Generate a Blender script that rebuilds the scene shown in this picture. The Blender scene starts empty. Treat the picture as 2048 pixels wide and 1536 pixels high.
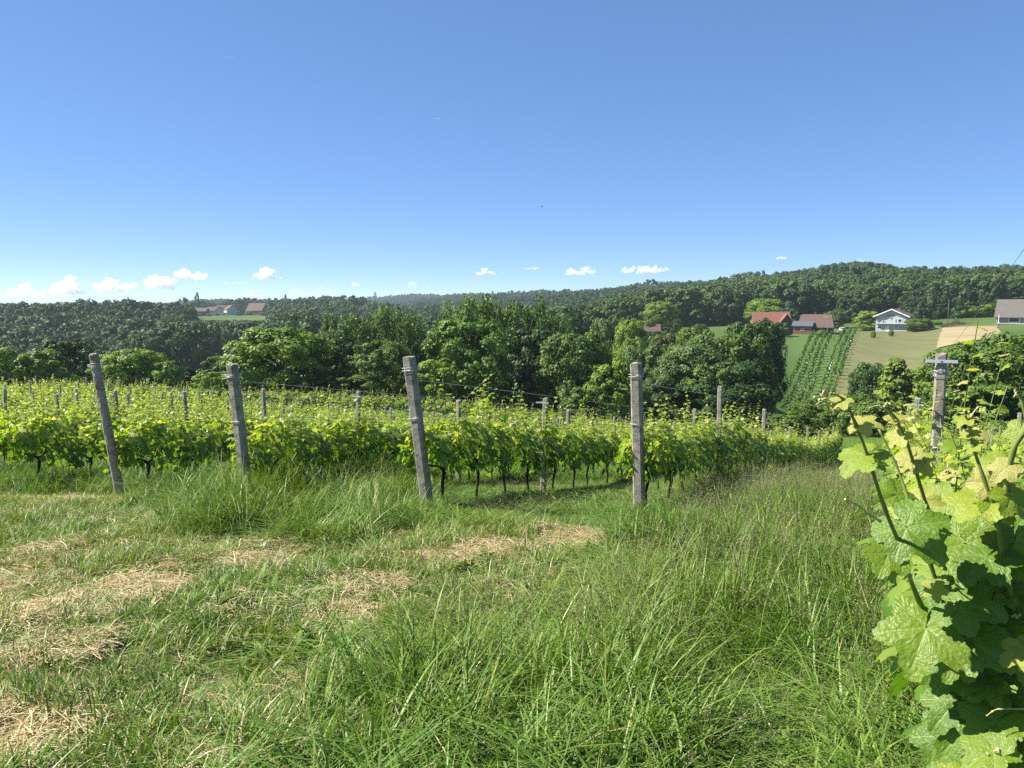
import bpy, bmesh, math, random
import numpy as np
from mathutils import Vector, Matrix, Euler

R = math.radians
sc = bpy.context.scene
COL = sc.collection

# ------------------------------------------------------------------ camera, sky, sun, exposure
F = 1540.0                      # focal length in pixels of a 2048 x 1536 frame
HORIZON = 610.0
PITCH = math.atan((768.0 - HORIZON) / F)
cam_d = bpy.data.cameras.new('camera'); cam = bpy.data.objects.new('camera', cam_d); COL.objects.link(cam)
cam_d.sensor_fit = 'HORIZONTAL'; cam_d.sensor_width = 36.0; cam_d.lens = 36.0 * F / 2048.0
cam_d.clip_start = 0.05; cam_d.clip_end = 80000.0
cam.location = (0, 0, 0); cam.rotation_euler = (math.pi / 2 - PITCH, 0, 0)
sc.camera = cam

SUN_EL, SUN_A = R(46), R(8)      # elevation; angle of the sun beyond due left
SUN = Vector((-math.cos(SUN_EL) * math.cos(SUN_A), math.cos(SUN_EL) * math.sin(SUN_A), math.sin(SUN_EL)))
world = bpy.data.worlds.new('World'); sc.world = world; world.use_nodes = True
wn = world.node_tree.nodes; wn.clear()
sky = wn.new('ShaderNodeTexSky'); sky.sky_type = 'NISHITA'; sky.sun_disc = False
sky.sun_elevation = SUN_EL; sky.sun_rotation = math.atan2(SUN.x, SUN.y)
sky.altitude = 300; sky.air_density = 0.4; sky.dust_density = 0.0; sky.ozone_density = 8.0
bg = wn.new('ShaderNodeBackground'); bg.inputs['Strength'].default_value = 0.166
wo = wn.new('ShaderNodeOutputWorld')
gm = wn.new('ShaderNodeGamma'); gm.inputs[1].default_value = 0.52      # the camera's gentle tone response over the whole sky
hs = wn.new('ShaderNodeHueSaturation'); hs.inputs['Saturation'].default_value = 1.33; hs.inputs['Hue'].default_value = 0.508
world.node_tree.links.new(sky.outputs[0], gm.inputs[0]); world.node_tree.links.new(gm.outputs[0], hs.inputs['Color']); world.node_tree.links.new(hs.outputs[0], bg.inputs[0]); world.node_tree.links.new(bg.outputs[0], wo.inputs[0])
sun_d = bpy.data.lights.new('sun', 'SUN'); sun_d.energy = 5.0; sun_d.angle = R(0.53); sun_d.color = (1.0, 0.95, 0.86)
sun = bpy.data.objects.new('sun', sun_d); COL.objects.link(sun); sun.rotation_euler = SUN.to_track_quat('Z', 'Y').to_euler()
sc.view_settings.view_transform = 'Standard'; sc.view_settings.look = 'None'
sc.view_settings.gamma = 1.0; sc.view_settings.exposure = 1.4; sc.view_settings.use_curve_mapping = False
cy = sc.cycles
cy.max_bounces = 12; cy.diffuse_bounces = 3; cy.glossy_bounces = 2; cy.transmission_bounces = 4
cy.volume_bounces = 12; cy.transparent_max_bounces = 8
world.cycles.sampling_method = 'NONE'; cy.use_denoising = False; cy.use_adaptive_sampling = False
cy.sample_clamp_indirect = 4.0

# ------------------------------------------------------------------ picking places: photograph pixel + depth -> point
CP, SP = math.cos(PITCH), math.sin(PITCH)
def at(px, py, Y):
    u = (px - 1024.0) / F; v = (py - 768.0) / F
    fwd = CP - v * SP
    return Vector((u / fwd * Y, Y, (-SP - v * CP) / fwd * Y))
def proj(X, Y, Z):
    d = Y * CP - Z * SP
    return 1024.0 + F * X / d, 768.0 - F * (Z * CP + Y * SP) / d

# ------------------------------------------------------------------ noise
def _hash(ix, iy, seed):
    h = (ix.astype(np.int64) * 374761393 + iy.astype(np.int64) * 668265263 + seed * 2147483647) & 0xffffffff
    h = ((h ^ (h >> 13)) * 1274126177) & 0xffffffff
    return ((h ^ (h >> 16)) & 0xffff) / 65535.0
def vnoise(x, y, seed=0):
    x = np.asarray(x, float); y = np.asarray(y, float)
    ix, iy = np.floor(x), np.floor(y); fx, fy = x - ix, y - iy
    fx = fx * fx * (3 - 2 * fx); fy = fy * fy * (3 - 2 * fy)
    a, b = _hash(ix, iy, seed), _hash(ix + 1, iy, seed)
    c, d = _hash(ix, iy + 1, seed), _hash(ix + 1, iy + 1, seed)
    return (a * (1 - fx) + b * fx) * (1 - fy) + (c * (1 - fx) + d * fx) * fy
def fbm(x, y, seed=0, o=3):
    s, a, t = 0.0, 1.0, 0.0
    for k in range(o):
        s = s + a * vnoise(x * 2 ** k, y * 2 ** k, seed + k * 17); t += a; a *= 0.5
    return s / t

# ------------------------------------------------------------------ mesh and object helpers
def mesh_np(name, V, Fc, mats=(), attrs=None, smooth=False, midx=None):
    V = np.asarray(V, np.float32); Fc = np.asarray(Fc, np.int32)
    me = bpy.data.meshes.new(name)
    nf, k = Fc.shape
    me.vertices.add(len(V)); me.vertices.foreach_set('co', V.ravel())
    me.loops.add(nf * k); me.loops.foreach_set('vertex_index', Fc.ravel())
    me.polygons.add(nf); me.polygons.foreach_set('loop_start', np.arange(0, nf * k, k, dtype=np.int32))
    if smooth: me.polygons.foreach_set('use_smooth', np.ones(nf, bool))
    if midx is not None: me.polygons.foreach_set('material_index', np.asarray(midx, np.int32))
    for m in mats: me.materials.append(m)
    for an, av in (attrs or {}).items():
        a = me.attributes.new(an, 'FLOAT', 'POINT'); a.data.foreach_set('value', np.asarray(av, np.float32))
    me.update(calc_edges=True)
    return me
def link(name, data, parent=None):
    o = bpy.data.objects.new(name, data); COL.objects.link(o)
    if parent is not None: o.parent = parent
    return o
def tag(o, label=None, cat=None, group=None, kind=None):
    if label: o['label'] = label
    if cat: o['category'] = cat
    if group: o['group'] = group
    if kind: o['kind'] = kind
    return o
def empty(name, loc=(0, 0, 0), rz=0.0):
    o = bpy.data.objects.new(name, None); COL.objects.link(o); o.empty_display_size = 0.2
    o.location = loc; o.rotation_euler = (0, 0, rz); return o

class MB:
    """collects shapes with mixed polygons for one mesh"""
    def __init__(s): s.v = []; s.f = []; s.sm = []
    def poly(s, pts, faces, smooth=False):
        b = len(s.v); s.v += [tuple(p) for p in pts]
        for f in faces: s.f.append(tuple(b + i for i in f)); s.sm.append(smooth)
    def box(s, c, size, rz=0.0, M=None):
        hx, hy, hz = size[0] / 2, size[1] / 2, size[2] / 2
        P = [Vector((x * hx, y * hy, z * hz)) for z in (-1, 1) for y in (-1, 1) for x in (-1, 1)]
        m = M if M is not None else Matrix.Rotation(rz, 3, 'Z')
        P = [m @ p + Vector(c) for p in P]
        s.poly(P, [(0, 2, 3, 1), (4, 5, 7, 6), (0, 1, 5, 4), (2, 6, 7, 3), (0, 4, 6, 2), (1, 3, 7, 5)])
    def tube(s, pts, rad, n=6, cap=True):
        pts = [Vector(p) for p in pts]
        if not hasattr(rad, '__len__'): rad = [rad] * len(pts)
        rings = []; up = Vector((0, 0, 1)); b = len(s.v); prev = None
        for i, p in enumerate(pts):
            t = (pts[min(i + 1, len(pts) - 1)] - pts[max(i - 1, 0)]).normalized()
            if prev is None:
                x = t.cross(up)
                if x.length < 1e-3: x = t.cross(Vector((1, 0, 0)))
                x.normalize()
            else:
                x = (prev - t * prev.dot(t)).normalized()
            prev = x; y = t.cross(x)
            for k in range(n):
                a = 2 * math.pi * k / n
                s.v.append(tuple(p + (x * math.cos(a) + y * math.sin(a)) * rad[i]))
        for i in range(len(pts) - 1):
            for k in range(n):
                k2 = (k + 1) % n
                s.f.append((b + i * n + k, b + i * n + k2, b + (i + 1) * n + k2, b + (i + 1) * n + k)); s.sm.append(True)
        if cap:
            s.f.append(tuple(b + k for k in range(n))[::-1]); s.sm.append(False)
            s.f.append(tuple(b + (len(pts) - 1) * n + k for k in range(n))); s.sm.append(False)
    def mesh(s, name, mat=None):
        me = bpy.data.meshes.new(name); me.from_pydata(s.v, [], s.f)
        me.polygons.foreach_set('use_smooth', s.sm)
        if mat: me.materials.append(mat)
        me.update(); return me
    def build(s, name, mat, parent=None): return link(name, s.mesh(name, mat), parent)

# ------------------------------------------------------------------ materials
def new_mat(name):
    m = bpy.data.materials.new(name); m.use_nodes = True
    m.node_tree.nodes.clear()
    return m, m.node_tree.nodes, m.node_tree.links
def rgb(nt, c):
    n = nt.new('ShaderNodeRGB'); n.outputs[0].default_value = (*c, 1); return n.outputs[0]
def mixc(nt, lk, f, a, b, mode='MIX'):
    n = nt.new('ShaderNodeMix'); n.data_type = 'RGBA'; n.blend_type = mode
    for sock, v in ((n.inputs[0], f), (n.inputs[6], a), (n.inputs[7], b)):
        if isinstance(v, (int, float)): sock.default_value = v
        elif isinstance(v, tuple): sock.default_value = (*v, 1)
        else: lk.new(v, sock)
    return n.outputs[2]
def mth(nt, lk, op, a, b=None, clamp=False):
    n = nt.new('ShaderNodeMath'); n.operation = op; n.use_clamp = clamp
    for i, v in ((0, a), (1, b)):
        if v is None: continue
        if isinstance(v, (int, float)): n.inputs[i].default_value = v
        else: lk.new(v, n.inputs[i])
    return n.outputs[0]
def attr(nt, name, typ='GEOMETRY'):
    n = nt.new('ShaderNodeAttribute'); n.attribute_name = name; n.attribute_type = typ; return n.outputs['Fac']
def noise(nt, lk, scale, detail=4, rough=0.55, coord='Object', dist=0.0):
    tc = nt.new('ShaderNodeTexCoord'); n = nt.new('ShaderNodeTexNoise')
    n.inputs['Scale'].default_value = scale; n.inputs['Detail'].default_value = detail
    n.inputs['Roughness'].default_value = rough; n.inputs['Distortion'].default_value = dist
    lk.new(tc.outputs[coord], n.inputs['Vector']); return n.outputs['Fac']
def ramp(nt, lk, f, stops):
    n = nt.new('ShaderNodeValToRGB'); cr = n.color_ramp
    while len(cr.elements) < len(stops): cr.elements.new(0.5)
    for e, (p, c) in zip(cr.elements, stops): e.position = p; e.color = (*c, 1)
    lk.new(f, n.inputs[0]); return n.outputs[0]
def surf(name, color_fn, rough=0.8, bump=None, spec=0.3, metal=0.0):
    m, nt, lk = new_mat(name)
    p = nt.new('ShaderNodeBsdfPrincipled'); o = nt.new('ShaderNodeOutputMaterial')
    p.inputs['Roughness'].default_value = rough; p.inputs['Metallic'].default_value = metal
    p.inputs['Specular IOR Level'].default_value = spec
    c = color_fn(nt, lk)
    if isinstance(c, tuple): p.inputs['Base Color'].default_value = (*c, 1)
    else: lk.new(c, p.inputs['Base Color'])
    if bump:
        b = nt.new('ShaderNodeBump'); b.inputs['Strength'].default_value = bump[1]; b.inputs['Distance'].default_value = bump[2]
        lk.new(noise(nt, lk, bump[0], 6, 0.65), b.inputs['Height']); lk.new(b.outputs[0], p.inputs['Normal'])
    lk.new(p.outputs[0], o.inputs[0]); return m
def leafy(name, color_fn, transl=0.45, rough=0.5, spec=0.35, tgain=(1.25, 1.35, 0.7), bump_fn=None):
    """leaf tissue: reflects with a sheen and lets sunlight through"""
    m, nt, lk = new_mat(name)
    p = nt.new('ShaderNodeBsdfPrincipled'); t = nt.new('ShaderNodeBsdfTranslucent'); mx = nt.new('ShaderNodeMixShader')
    o = nt.new('ShaderNodeOutputMaterial')
    p.inputs['Roughness'].default_value = rough; p.inputs['Specular IOR Level'].default_value = spec
    c = color_fn(nt, lk)
    lk.new(c, p.inputs['Base Color'])
    lk.new(mixc(nt, lk, 1.0, c, tgain, 'MULTIPLY'), t.inputs['Color'])
    if bump_fn:
        nb = bump_fn(nt, lk); lk.new(nb, p.inputs['Normal']); lk.new(nb, t.inputs['Normal'])
    mx.inputs[0].default_value = transl
    lk.new(p.outputs[0], mx.inputs[1]); lk.new(t.outputs[0], mx.inputs[2]); lk.new(mx.outputs[0], o.inputs[0]); return m
def obj_random(nt): return nt.new('ShaderNodeObjectInfo').outputs['Random']
def obj_color(nt): return nt.new('ShaderNodeObjectInfo').outputs['Color']
_ONES = ['', 'first', 'second', 'third', 'fourth', 'fifth', 'sixth', 'seventh', 'eighth', 'ninth', 'tenth', 'eleventh', 'twelfth', 'thirteenth', 'fourteenth', 'fifteenth', 'sixteenth', 'seventeenth', 'eighteenth', 'nineteenth']
def nth(n):
    if n < 20: return _ONES[n]
    t, o = divmod(n, 10); return (['', '', 'twentieth', 'thirtieth', 'fortieth', 'fiftieth'] if o == 0 else ['', '', 'twenty-', 'thirty-', 'forty-', 'fifty-'])[t] + _ONES[o]
M = {}
HAZE = 0.00013

# ------------------------------------------------------------------ the lie of the land: heights along sight lines from the headland (eye level = 0)
RR = [0, 3, 6, 9.5, 14, 20, 30, 45, 60, 75, 95, 120, 150, 190, 240, 300, 370, 450, 550, 700, 900, 1200, 1600, 2200, 2700, 3300, 4000]
LAND = {
 -400: [-1.6,-1.8,-2.0,-2.35,-2.75,-3.2,-3.9,-5.0,-6.0,-7.0,-9,-14,-22,-30,-30,-26,-20,-14,-14,-26,-40,-45,-50,-55,-60,-60,-60],
 0:    [-1.6,-1.85,-2.1,-2.45,-2.95,-3.6,-4.5,-5.7,-6.5,-7.4,-10,-16,-24,-30,-30,-26,-21,-16,-17,-30,-40,-45,-50,-55,-58,-40,9],
 200:  [-1.6,-1.87,-2.12,-2.48,-3.0,-3.7,-4.75,-6.0,-6.8,-7.9,-11,-16,-23,-28,-28,-25,-20,-14.5,-16,-28,-38,-42,-45,-50,-55,-50,-20],
 360:  [-1.6,-1.88,-2.14,-2.5,-3.08,-3.82,-5.0,-6.4,-7.2,-8.6,-12,-16.5,-22,-24,-20,-19,-18,-14,-14,-8.5,-20,-20,-4,-30,-55,-60,-60],
 450:  [-1.6,-1.88,-2.15,-2.5,-3.1,-3.9,-5.25,-6.9,-7.8,-8.9,-13,-17,-21,-20,-16,-17.5,-18,-20,-20,-6.6,-12,-15,0,-30,-55,-60,-60],
 560:  [-1.6,-1.88,-2.16,-2.52,-3.15,-4.0,-5.45,-7.3,-8.2,-9.0,-13,-17,-20,-21,-19,-20,-20,-19,-15,-7.6,-12,-15,-2,-25,-55,-60,-60],
 680:  [-1.6,-1.88,-2.17,-2.53,-3.22,-4.12,-5.65,-7.7,-8.7,-9.3,-13,-17,-19,-21,-22,-22,-20,-16,-11,-6,-8,-14,-10,-4,-50,-60,-60],
 800:  [-1.6,-1.89,-2.18,-2.55,-3.3,-4.28,-5.85,-8.0,-8.9,-9.6,-13,-16.5,-19,-21,-22,-22,-21,-20,-19,-14,-16,-14,-5,11,-40,-60,-60],
 930:  [-1.6,-1.9,-2.19,-2.57,-3.35,-4.38,-6.05,-8.2,-9.4,-10.3,-13.5,-16.5,-18.5,-20,-20,-20,-20,-20,-19,-17,-12,-2,9,8,-40,-60,-60],
 1100: [-1.6,-1.9,-2.2,-2.6,-3.4,-4.45,-6.15,-8.4,-10.0,-11.3,-14,-16,-17,-17,-17,-17,-17,-16,-14,-8,0,8.5,4,-5,-40,-60,-60],
 1300: [-1.6,-1.9,-2.22,-2.62,-3.35,-4.42,-6.15,-8.6,-10.8,-12.8,-15.5,-15.5,-12.5,-9.5,-9,-9.5,-10,-9,-6,0,8,4,-5,-20,-50,-60,-60],
 1450: [-1.6,-1.9,-2.22,-2.63,-3.25,-4.3,-6.1,-8.5,-10.6,-12.8,-15,-15,-11.5,-8.8,-8,-8,-6,-3,3,9,8,0,-10,-20,-50,-60,-60],
 1600: [-1.6,-1.9,-2.22,-2.63,-3.25,-4.4,-6.3,-8.6,-10.3,-12.4,-15.5,-18.5,-19.5,-15.8,-10.8,-8.3,-4,0,6,11.5,6,0,-10,-20,-50,-60,-60],
 1720: [-1.6,-1.9,-2.22,-2.62,-3.2,-4.35,-6.3,-8.5,-10.0,-12,-15.5,-18.5,-19.5,-15.7,-10.7,-8.2,-3,4,13,22.5,8,0,-10,-20,-50,-60,-60],
 1820: [-1.6,-1.88,-2.2,-2.6,-3.2,-4.3,-6.1,-8.2,-9.7,-12,-15,-17,-17.5,-14.2,-11,-7.8,-1.5,4,6,9,12,5,-10,-20,-50,-60,-60],
 1950: [-1.6,-1.85,-2.15,-2.55,-3.15,-4.2,-5.9,-7.9,-9.4,-11.3,-13,-14,-13.5,-10.2,-7.4,-5.2,-1.0,2,5,10,25,15,-10,-20,-50,-60,-60],
 2400: [-1.6,-1.8,-2.1,-2.5,-3.0,-4.0,-5.6,-7.4,-8.8,-10,-11.5,-12,-11,-8.4,-6,-4,0,3,7,10,22,15,-10,-20,-50,-60,-60],
}
def _pchip(x, y, xi):
    x = np.asarray(x, float); y = np.asarray(y, float); h = np.diff(x); dl = np.diff(y) / h
    d = np.zeros_like(y); d[0], d[-1] = dl[0], dl[-1]
    for i in range(1, len(x) - 1):
        if dl[i - 1] * dl[i] > 0:
            w1, w2 = 2 * h[i] + h[i - 1], h[i] + 2 * h[i - 1]
            d[i] = (w1 + w2) / (w1 / dl[i - 1] + w2 / dl[i])
    k = np.clip(np.searchsorted(x, xi) - 1, 0, len(x) - 2); t = (xi - x[k]) / h[k]
    return ((2*t**3-3*t**2+1)*y[k] + (t**3-2*t**2+t)*h[k]*d[k] + (-2*t**3+3*t**2)*y[k+1] + (t**3-t**2)*h[k]*d[k+1])
_LR = np.linspace(0, math.log(4000 / 2.0 + 1), 700)          # log-like radius axis
_rv = 2.0 * (np.exp(_LR) - 1)
_cols = sorted(LAND)
_phic = np.array([math.atan((c - 1024) / F) for c in _cols])
_PH = np.linspace(_phic[0], _phic[-1], 420)
_tab = np.array([_pchip(RR, LAND[c], _rv) for c in _cols])
_T = np.empty((420, 700))
for j in range(700): _T[:, j] = np.interp(_PH, _phic, _tab[:, j])
def _smooth(A, n, axis):
    k = np.exp(-0.5 * (np.arange(-3 * n, 3 * n + 1) / n) ** 2); k /= k.sum()
    pad = [(0, 0), (0, 0)]; pad[axis] = (3 * n, 3 * n)
    B = np.pad(A, pad, mode='edge')
    return np.apply_along_axis(lambda v: np.convolve(v, k, 'valid'), axis, B)
_T = _smooth(_smooth(_T, 5, 0), 5, 1)
def ground(X, Y):
    X = np.asarray(X, float); Y = np.asarray(Y, float)
    r = np.hypot(X, Y); phi = np.clip(np.arctan2(X, Y), _PH[0], _PH[-1])
    # behind the camera the headland stays gentle
    a = (phi - _PH[0]) / (_PH[1] - _PH[0]); b = np.log(r / 2.0 + 1) / (_LR[1] - _LR[0])
    ia = np.clip(a.astype(int), 0, 418); ib = np.clip(b.astype(int), 0, 698)
    fa = np.clip(a - ia, 0, 1); fb = np.clip(b - ib, 0, 1)
    z = (_T[ia, ib] * (1 - fa) + _T[ia + 1, ib] * fa) * (1 - fb) + (_T[ia, ib + 1] * (1 - fa) + _T[ia + 1, ib + 1] * fa) * fb
    z = z + (fbm(X / 1.3 + 7, Y / 1.3, 3) - 0.5) * 0.12 * np.clip(r / 2, 0, 1) * np.clip(1.3 - r / 60, 0, 1)
    z = z + (fbm(X / 130, Y / 130, 9) - 0.5) * 10 * np.clip((r - 320) / 500, 0, 1) * np.clip((3000 - r) / 1000, 0, 1)
    return z
def gz(x, y): return float(ground(x, y))
def pix_ground(px, py):
    """where a sight line meets the ground"""
    lo, hi = 0.5, 400.0
    Y = 0.8
    while Y < 600:
        p = at(px, py, Y)
        if p.z < gz(p.x, p.y): break
        Y *= 1.03
    a, b = Y / 1.03, Y
    for _ in range(30):
        m = (a + b) / 2; p = at(px, py, m)
        if p.z < gz(p.x, p.y): b = m
        else: a = m
    p = at(px, py, b); return Vector((p.x, p.y, gz(p.x, p.y)))

# dry cut hay lies in patches on the mown headland
STRAW = [(1195,1080,50,11),(1120,1088,70,14),(1020,1097,70,13),(930,1108,70,14),(840,1120,60,13),(770,1136,50,14),(722,1162,38,18),(700,1196,26,22),(680,1240,24,24),(655,1290,30,22),(600,1342,55,18),
         (500,1380,60,17),(400,1398,60,16),(280,1182,55,18),(360,1166,55,14),(120,1212,90,18),(20,1228,70,22),(60,1318,120,24),(190,1352,75,20),(30,1390,80,26),(60,1455,70,30),(15,1520,70,34),(130,1004,75,10),(200,1000,50,9),(520,1128,50,10)]
def straw(X, Y):
    Z = ground(X, Y); px, py = proj(X, np.maximum(Y, 0.2), Z)
    s = np.zeros_like(px)
    for (cx, cy_, rx, ry) in STRAW:
        d = ((px - cx) / rx) ** 2 + ((py - cy_) / ry) ** 2
        s = np.maximum(s, np.clip(1.3 - d, 0, 1) * (1.9 if cx > 560 else 1.0))
    n = fbm(X * 2.3, Y * 2.3, 21)
    s = np.clip(s * (0.3 + 1.1 * n) , 0, 1)
    return np.where((Y > 0.5) & (Y < 16), s, 0.0)
_tbx = [-600, 0, 200, 300, 450, 600, 700, 800, 1000, 1200, 1300, 1400, 2048, 2600]
_tby = [2100, 1980, 1850, 1760, 1620, 1500, 1390, 1320, 1275, 1205, 1130, 1070, 1000, 960]
def tallness(X, Y):
    """0 on the mown strip, 1 in uncut grass"""
    Z = ground(X, Y); px, py = proj(X, np.maximum(Y, 0.2), Z)
    n = (fbm(X * 1.1, Y * 1.1, 5) - 0.5)
    near = np.clip((py - np.interp(px, _tbx, _tby)) / 70 + 0.5 + n * 1.2, 0, 1)
    headl = np.interp(px, [-600, 0, 250, 420, 700, 860, 1240, 1330], [985, 990, 990, 1085, 1085, 1062, 1045, 1300])
    far = np.clip((headl - py) / 22 + 0.5 + n * 1.5, 0, 1)
    t = np.maximum(near, far)
    return np.where(Y < 0.6, 1.0, t)

# the ground: one sheet round the viewpoint, fine near by, reaching past the last ridge
ph = np.concatenate([np.radians(np.arange(-180, -48, 4.0)), np.radians(np.arange(-48, 48, 0.26)), np.radians(np.arange(48, 180, 4.0))])
rr = np.concatenate([[0.15], np.geomspace(0.5, 4000, 310)])
PHI, RAD = np.meshgrid(ph, rr, indexing='ij')
GX, GY = RAD * np.sin(PHI), RAD * np.cos(PHI); GZ = ground(GX, GY)
n1, n2 = PHI.shape
V = np.stack([GX.ravel(), GY.ravel(), GZ.ravel()], 1)
I, J = np.meshgrid(np.arange(n1), np.arange(n2 - 1), indexing='ij'); I2 = (I + 1) % n1
Q = np.stack([I * n2 + J, I2 * n2 + J, I2 * n2 + J + 1, I * n2 + J + 1], -1).reshape(-1, 4)
st = straw(V[:, 0], V[:, 1]); tl = tallness(V[:, 0], V[:, 1])

def c_ground(nt, lk):
    n1_ = noise(nt, lk, 2.2, 6, 0.7); n2_ = noise(nt, lk, 9.0, 5, 0.7); n3 = noise(nt, lk, 0.02, 4)
    green = ramp(nt, lk, n1_, [(0.3, (0.030, 0.045, 0.012)), (0.55, (0.055, 0.085, 0.020)), (0.75, (0.09, 0.10, 0.035))])
    far = ramp(nt, lk, n3, [(0.3, (0.05, 0.085, 0.02)), (0.7, (0.085, 0.12, 0.03))])
    dry = ramp(nt, lk, n2_, [(0.25, (0.22, 0.15, 0.08)), (0.5, (0.46, 0.35, 0.19)), (0.8, (0.60, 0.48, 0.29))])
    mown = mixc(nt, lk, n2_, (0.06, 0.095, 0.022), (0.13, 0.135, 0.045))
    tall = attr(nt, 'tall'); s = attr(nt, 'straw'); fa = attr(nt, 'farness')
    c = mixc(nt, lk, tall, mown, green); c = mixc(nt, lk, s, c, dry); return mixc(nt, lk, fa, c, far)
M['ground'] = surf('ground_turf', c_ground, 0.95, (30, 0.6, 0.03), 0.1)
gme = mesh_np('ground', V, Q, [M['ground']], {'straw': st, 'tall': tl, 'farness': np.clip((np.hypot(V[:, 0], V[:, 1]) - 15) / 30, 0, 1)}, True)
tag(link('ground', gme), 'rolling grassy ground falling from the headland into a wooded valley', 'ground', kind='structure')

# ------------------------------------------------------------------ fields on the far slope
def px_xy(px, Y): return ((px - 1024.0) / F * Y, Y)
def patch(name, corners, mat, label, lift=0.15, nu=40, nv=60, wob=2.0):
    """corners: (pixel column, depth) of near-left, near-right, far-right, far-left"""
    C4 = [np.array(px_xy(*c)) for c in corners]
    u, v = np.meshgrid(np.linspace(0, 1, nu), np.linspace(0, 1, nv), indexing='ij')
    P = ((C4[0] * (1 - u[..., None]) + C4[1] * u[..., None]) * (1 - v[..., None]) + (C4[3] * (1 - u[..., None]) + C4[2] * u[..., None]) * v[..., None])
    w = (fbm(P[..., 0] / 9, P[..., 1] / 9, 4) - 0.5) * wob
    P[..., 0] += w * (1 - np.minimum(1, 6 * np.minimum(u, 1 - u))); P[..., 1] += w * (1 - np.minimum(1, 6 * np.minimum(v, 1 - v)))
    Z = ground(P[..., 0], P[..., 1]) + lift
    I, J = np.meshgrid(np.arange(nu - 1), np.arange(nv - 1), indexing='ij')
    Qd = np.stack([I * nv + J, (I + 1) * nv + J, (I + 1) * nv + J + 1, I * nv + J + 1], -1).reshape(-1, 4)
    me = mesh_np(name, np.stack([P[..., 0].ravel(), P[..., 1].ravel(), Z.ravel()], 1), Qd, [mat], None, True)
    return tag(link(name, me), label, 'field', kind='structure')
def streaks(nt, lk, ang, scale):
    tc = nt.new('ShaderNodeTexCoord'); mp = nt.new('ShaderNodeMapping'); mp.inputs['Rotation'].default_value = (0, 0, ang)
    mp.inputs['Scale'].default_value = (scale, scale * 0.06, scale); n = nt.new('ShaderNodeTexNoise'); n.inputs['Scale'].default_value = 1.0
    n.inputs['Detail'].default_value = 5; lk.new(tc.outputs['Object'], mp.inputs['Vector']); lk.new(mp.outputs[0], n.inputs['Vector']); return n.outputs['Fac']
M['plantation'] = surf('plantation_grass', lambda nt, lk: mixc(nt, lk, noise(nt, lk, 0.25, 5), (0.055, 0.10, 0.026), (0.095, 0.15, 0.04)), 0.95, (3, 0.5, 0.2), 0.05)
M['mown'] = surf('mown_grass', lambda nt, lk: mixc(nt, lk, noise(nt, lk, 0.3, 6, 0.7), ramp(nt, lk, streaks(nt, lk, R(28), 0.55), [(0.35, (0.085, 0.095, 0.04)), (0.65, (0.135, 0.135, 0.062))]), (0.12, 0.127, 0.055)), 0.95, (3, 0.5, 0.15), 0.05)
M['cut_straw'] = surf('cut_straw', lambda nt, lk: mixc(nt, lk, noise(nt, lk, 0.5, 6, 0.7), ramp(nt, lk, streaks(nt, lk, R(105), 0.5), [(0.3, (0.16, 0.13, 0.07)), (0.6, (0.29, 0.24, 0.14))]), (0.25, 0.205, 0.115)), 0.95, (3, 0.6, 0.15), 0.05)
M['meadow'] = surf('meadow_grass', lambda nt, lk: mixc(nt, lk, noise(nt, lk, 0.1, 5), (0.10, 0.15, 0.03), (0.18, 0.21, 0.06)), 0.95, None, 0.05)
patch('plantation_field', [(1535, 118), (1668, 138), (1717, 262), (1590, 262)], M['plantation'], 'bright green grassed slope with lines of staked young trees', 0.16)
patch('mown_field', [(1662, 138), (1880, 138), (1882, 252), (1712, 256)], M['mown'], 'pale mown hay field falling away below the white gabled house', 0.20)
patch('straw_field', [(1876, 190), (2010, 186), (1992, 226), (1882, 244)], M['cut_straw'], 'golden field of cut straw left of the grey roofed house', 0.24)
patch('village_meadow', [(488, 668), (540, 676), (540, 705), (490, 700)], M['mown'], 'small pale grass strip below the big village barn', 0.5)
patch('valley_meadow', [(405, 215), (520, 215), (520, 290), (412, 290)], M['meadow'], 'small light green meadow before the shaded wood edge', 0.2)
patch('bank_meadow', [(1225, 165), (1345, 165), (1345, 235), (1235, 235)], M['meadow'], 'rough sunny meadow on the bank below the small barn', 0.2)

# ------------------------------------------------------------------ trees
def leaf_quads(P, Nn, size, rng, aspect=1.5):
    """one bent diamond per point, facing roughly along its normal"""
    n = len(P)
    Nn = Nn / (np.linalg.norm(Nn, axis=1, keepdims=True) + 1e-9)
    a = rng.normal(size=(n, 3)); T = np.cross(a, Nn); T /= np.linalg.norm(T, axis=1, keepdims=True) + 1e-9
    B = np.cross(Nn, T); s = np.asarray(size).reshape(-1, 1)
    Vv = np.stack([P - T * s * 0.5 * aspect, P - B * s * 0.5 + Nn * s * 0.12, P + T * s * 0.5 * aspect, P + B * s * 0.5 + Nn * s * 0.12], 1).reshape(-1, 3)
    return Vv, np.arange(4 * n).reshape(-1, 4)
def envelope(kind, z):
    z = np.clip(z, 0, 1)
    if kind == 'round': return np.sqrt(np.clip(1 - ((z - 0.52) / 0.50) ** 2, 0.02, 1)) ** 0.8
    if kind == 'shrub': return np.sqrt(np.clip(1 - ((z - 0.35) / 0.66) ** 2, 0.02, 1)) ** 0.8
    if kind == 'weep': return np.sqrt(np.clip(1 - ((z - 0.45) / 0.56) ** 2, 0.02, 1)) ** 0.7
    if kind == 'cone': return np.clip(1.02 - z, 0.02, 1) ** 0.8 * np.clip(z * 8, 0, 1)
    if kind == 'pine': return np.clip(1.05 - z, 0.02, 1) ** 0.5 * np.clip((z - 0.25) * 5, 0.02, 1)
    if kind == 'poplar': return np.sin(np.clip(z * 0.93 + 0.07, 0, 1) * math.pi) ** 0.6
    return np.ones_like(z)
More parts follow.
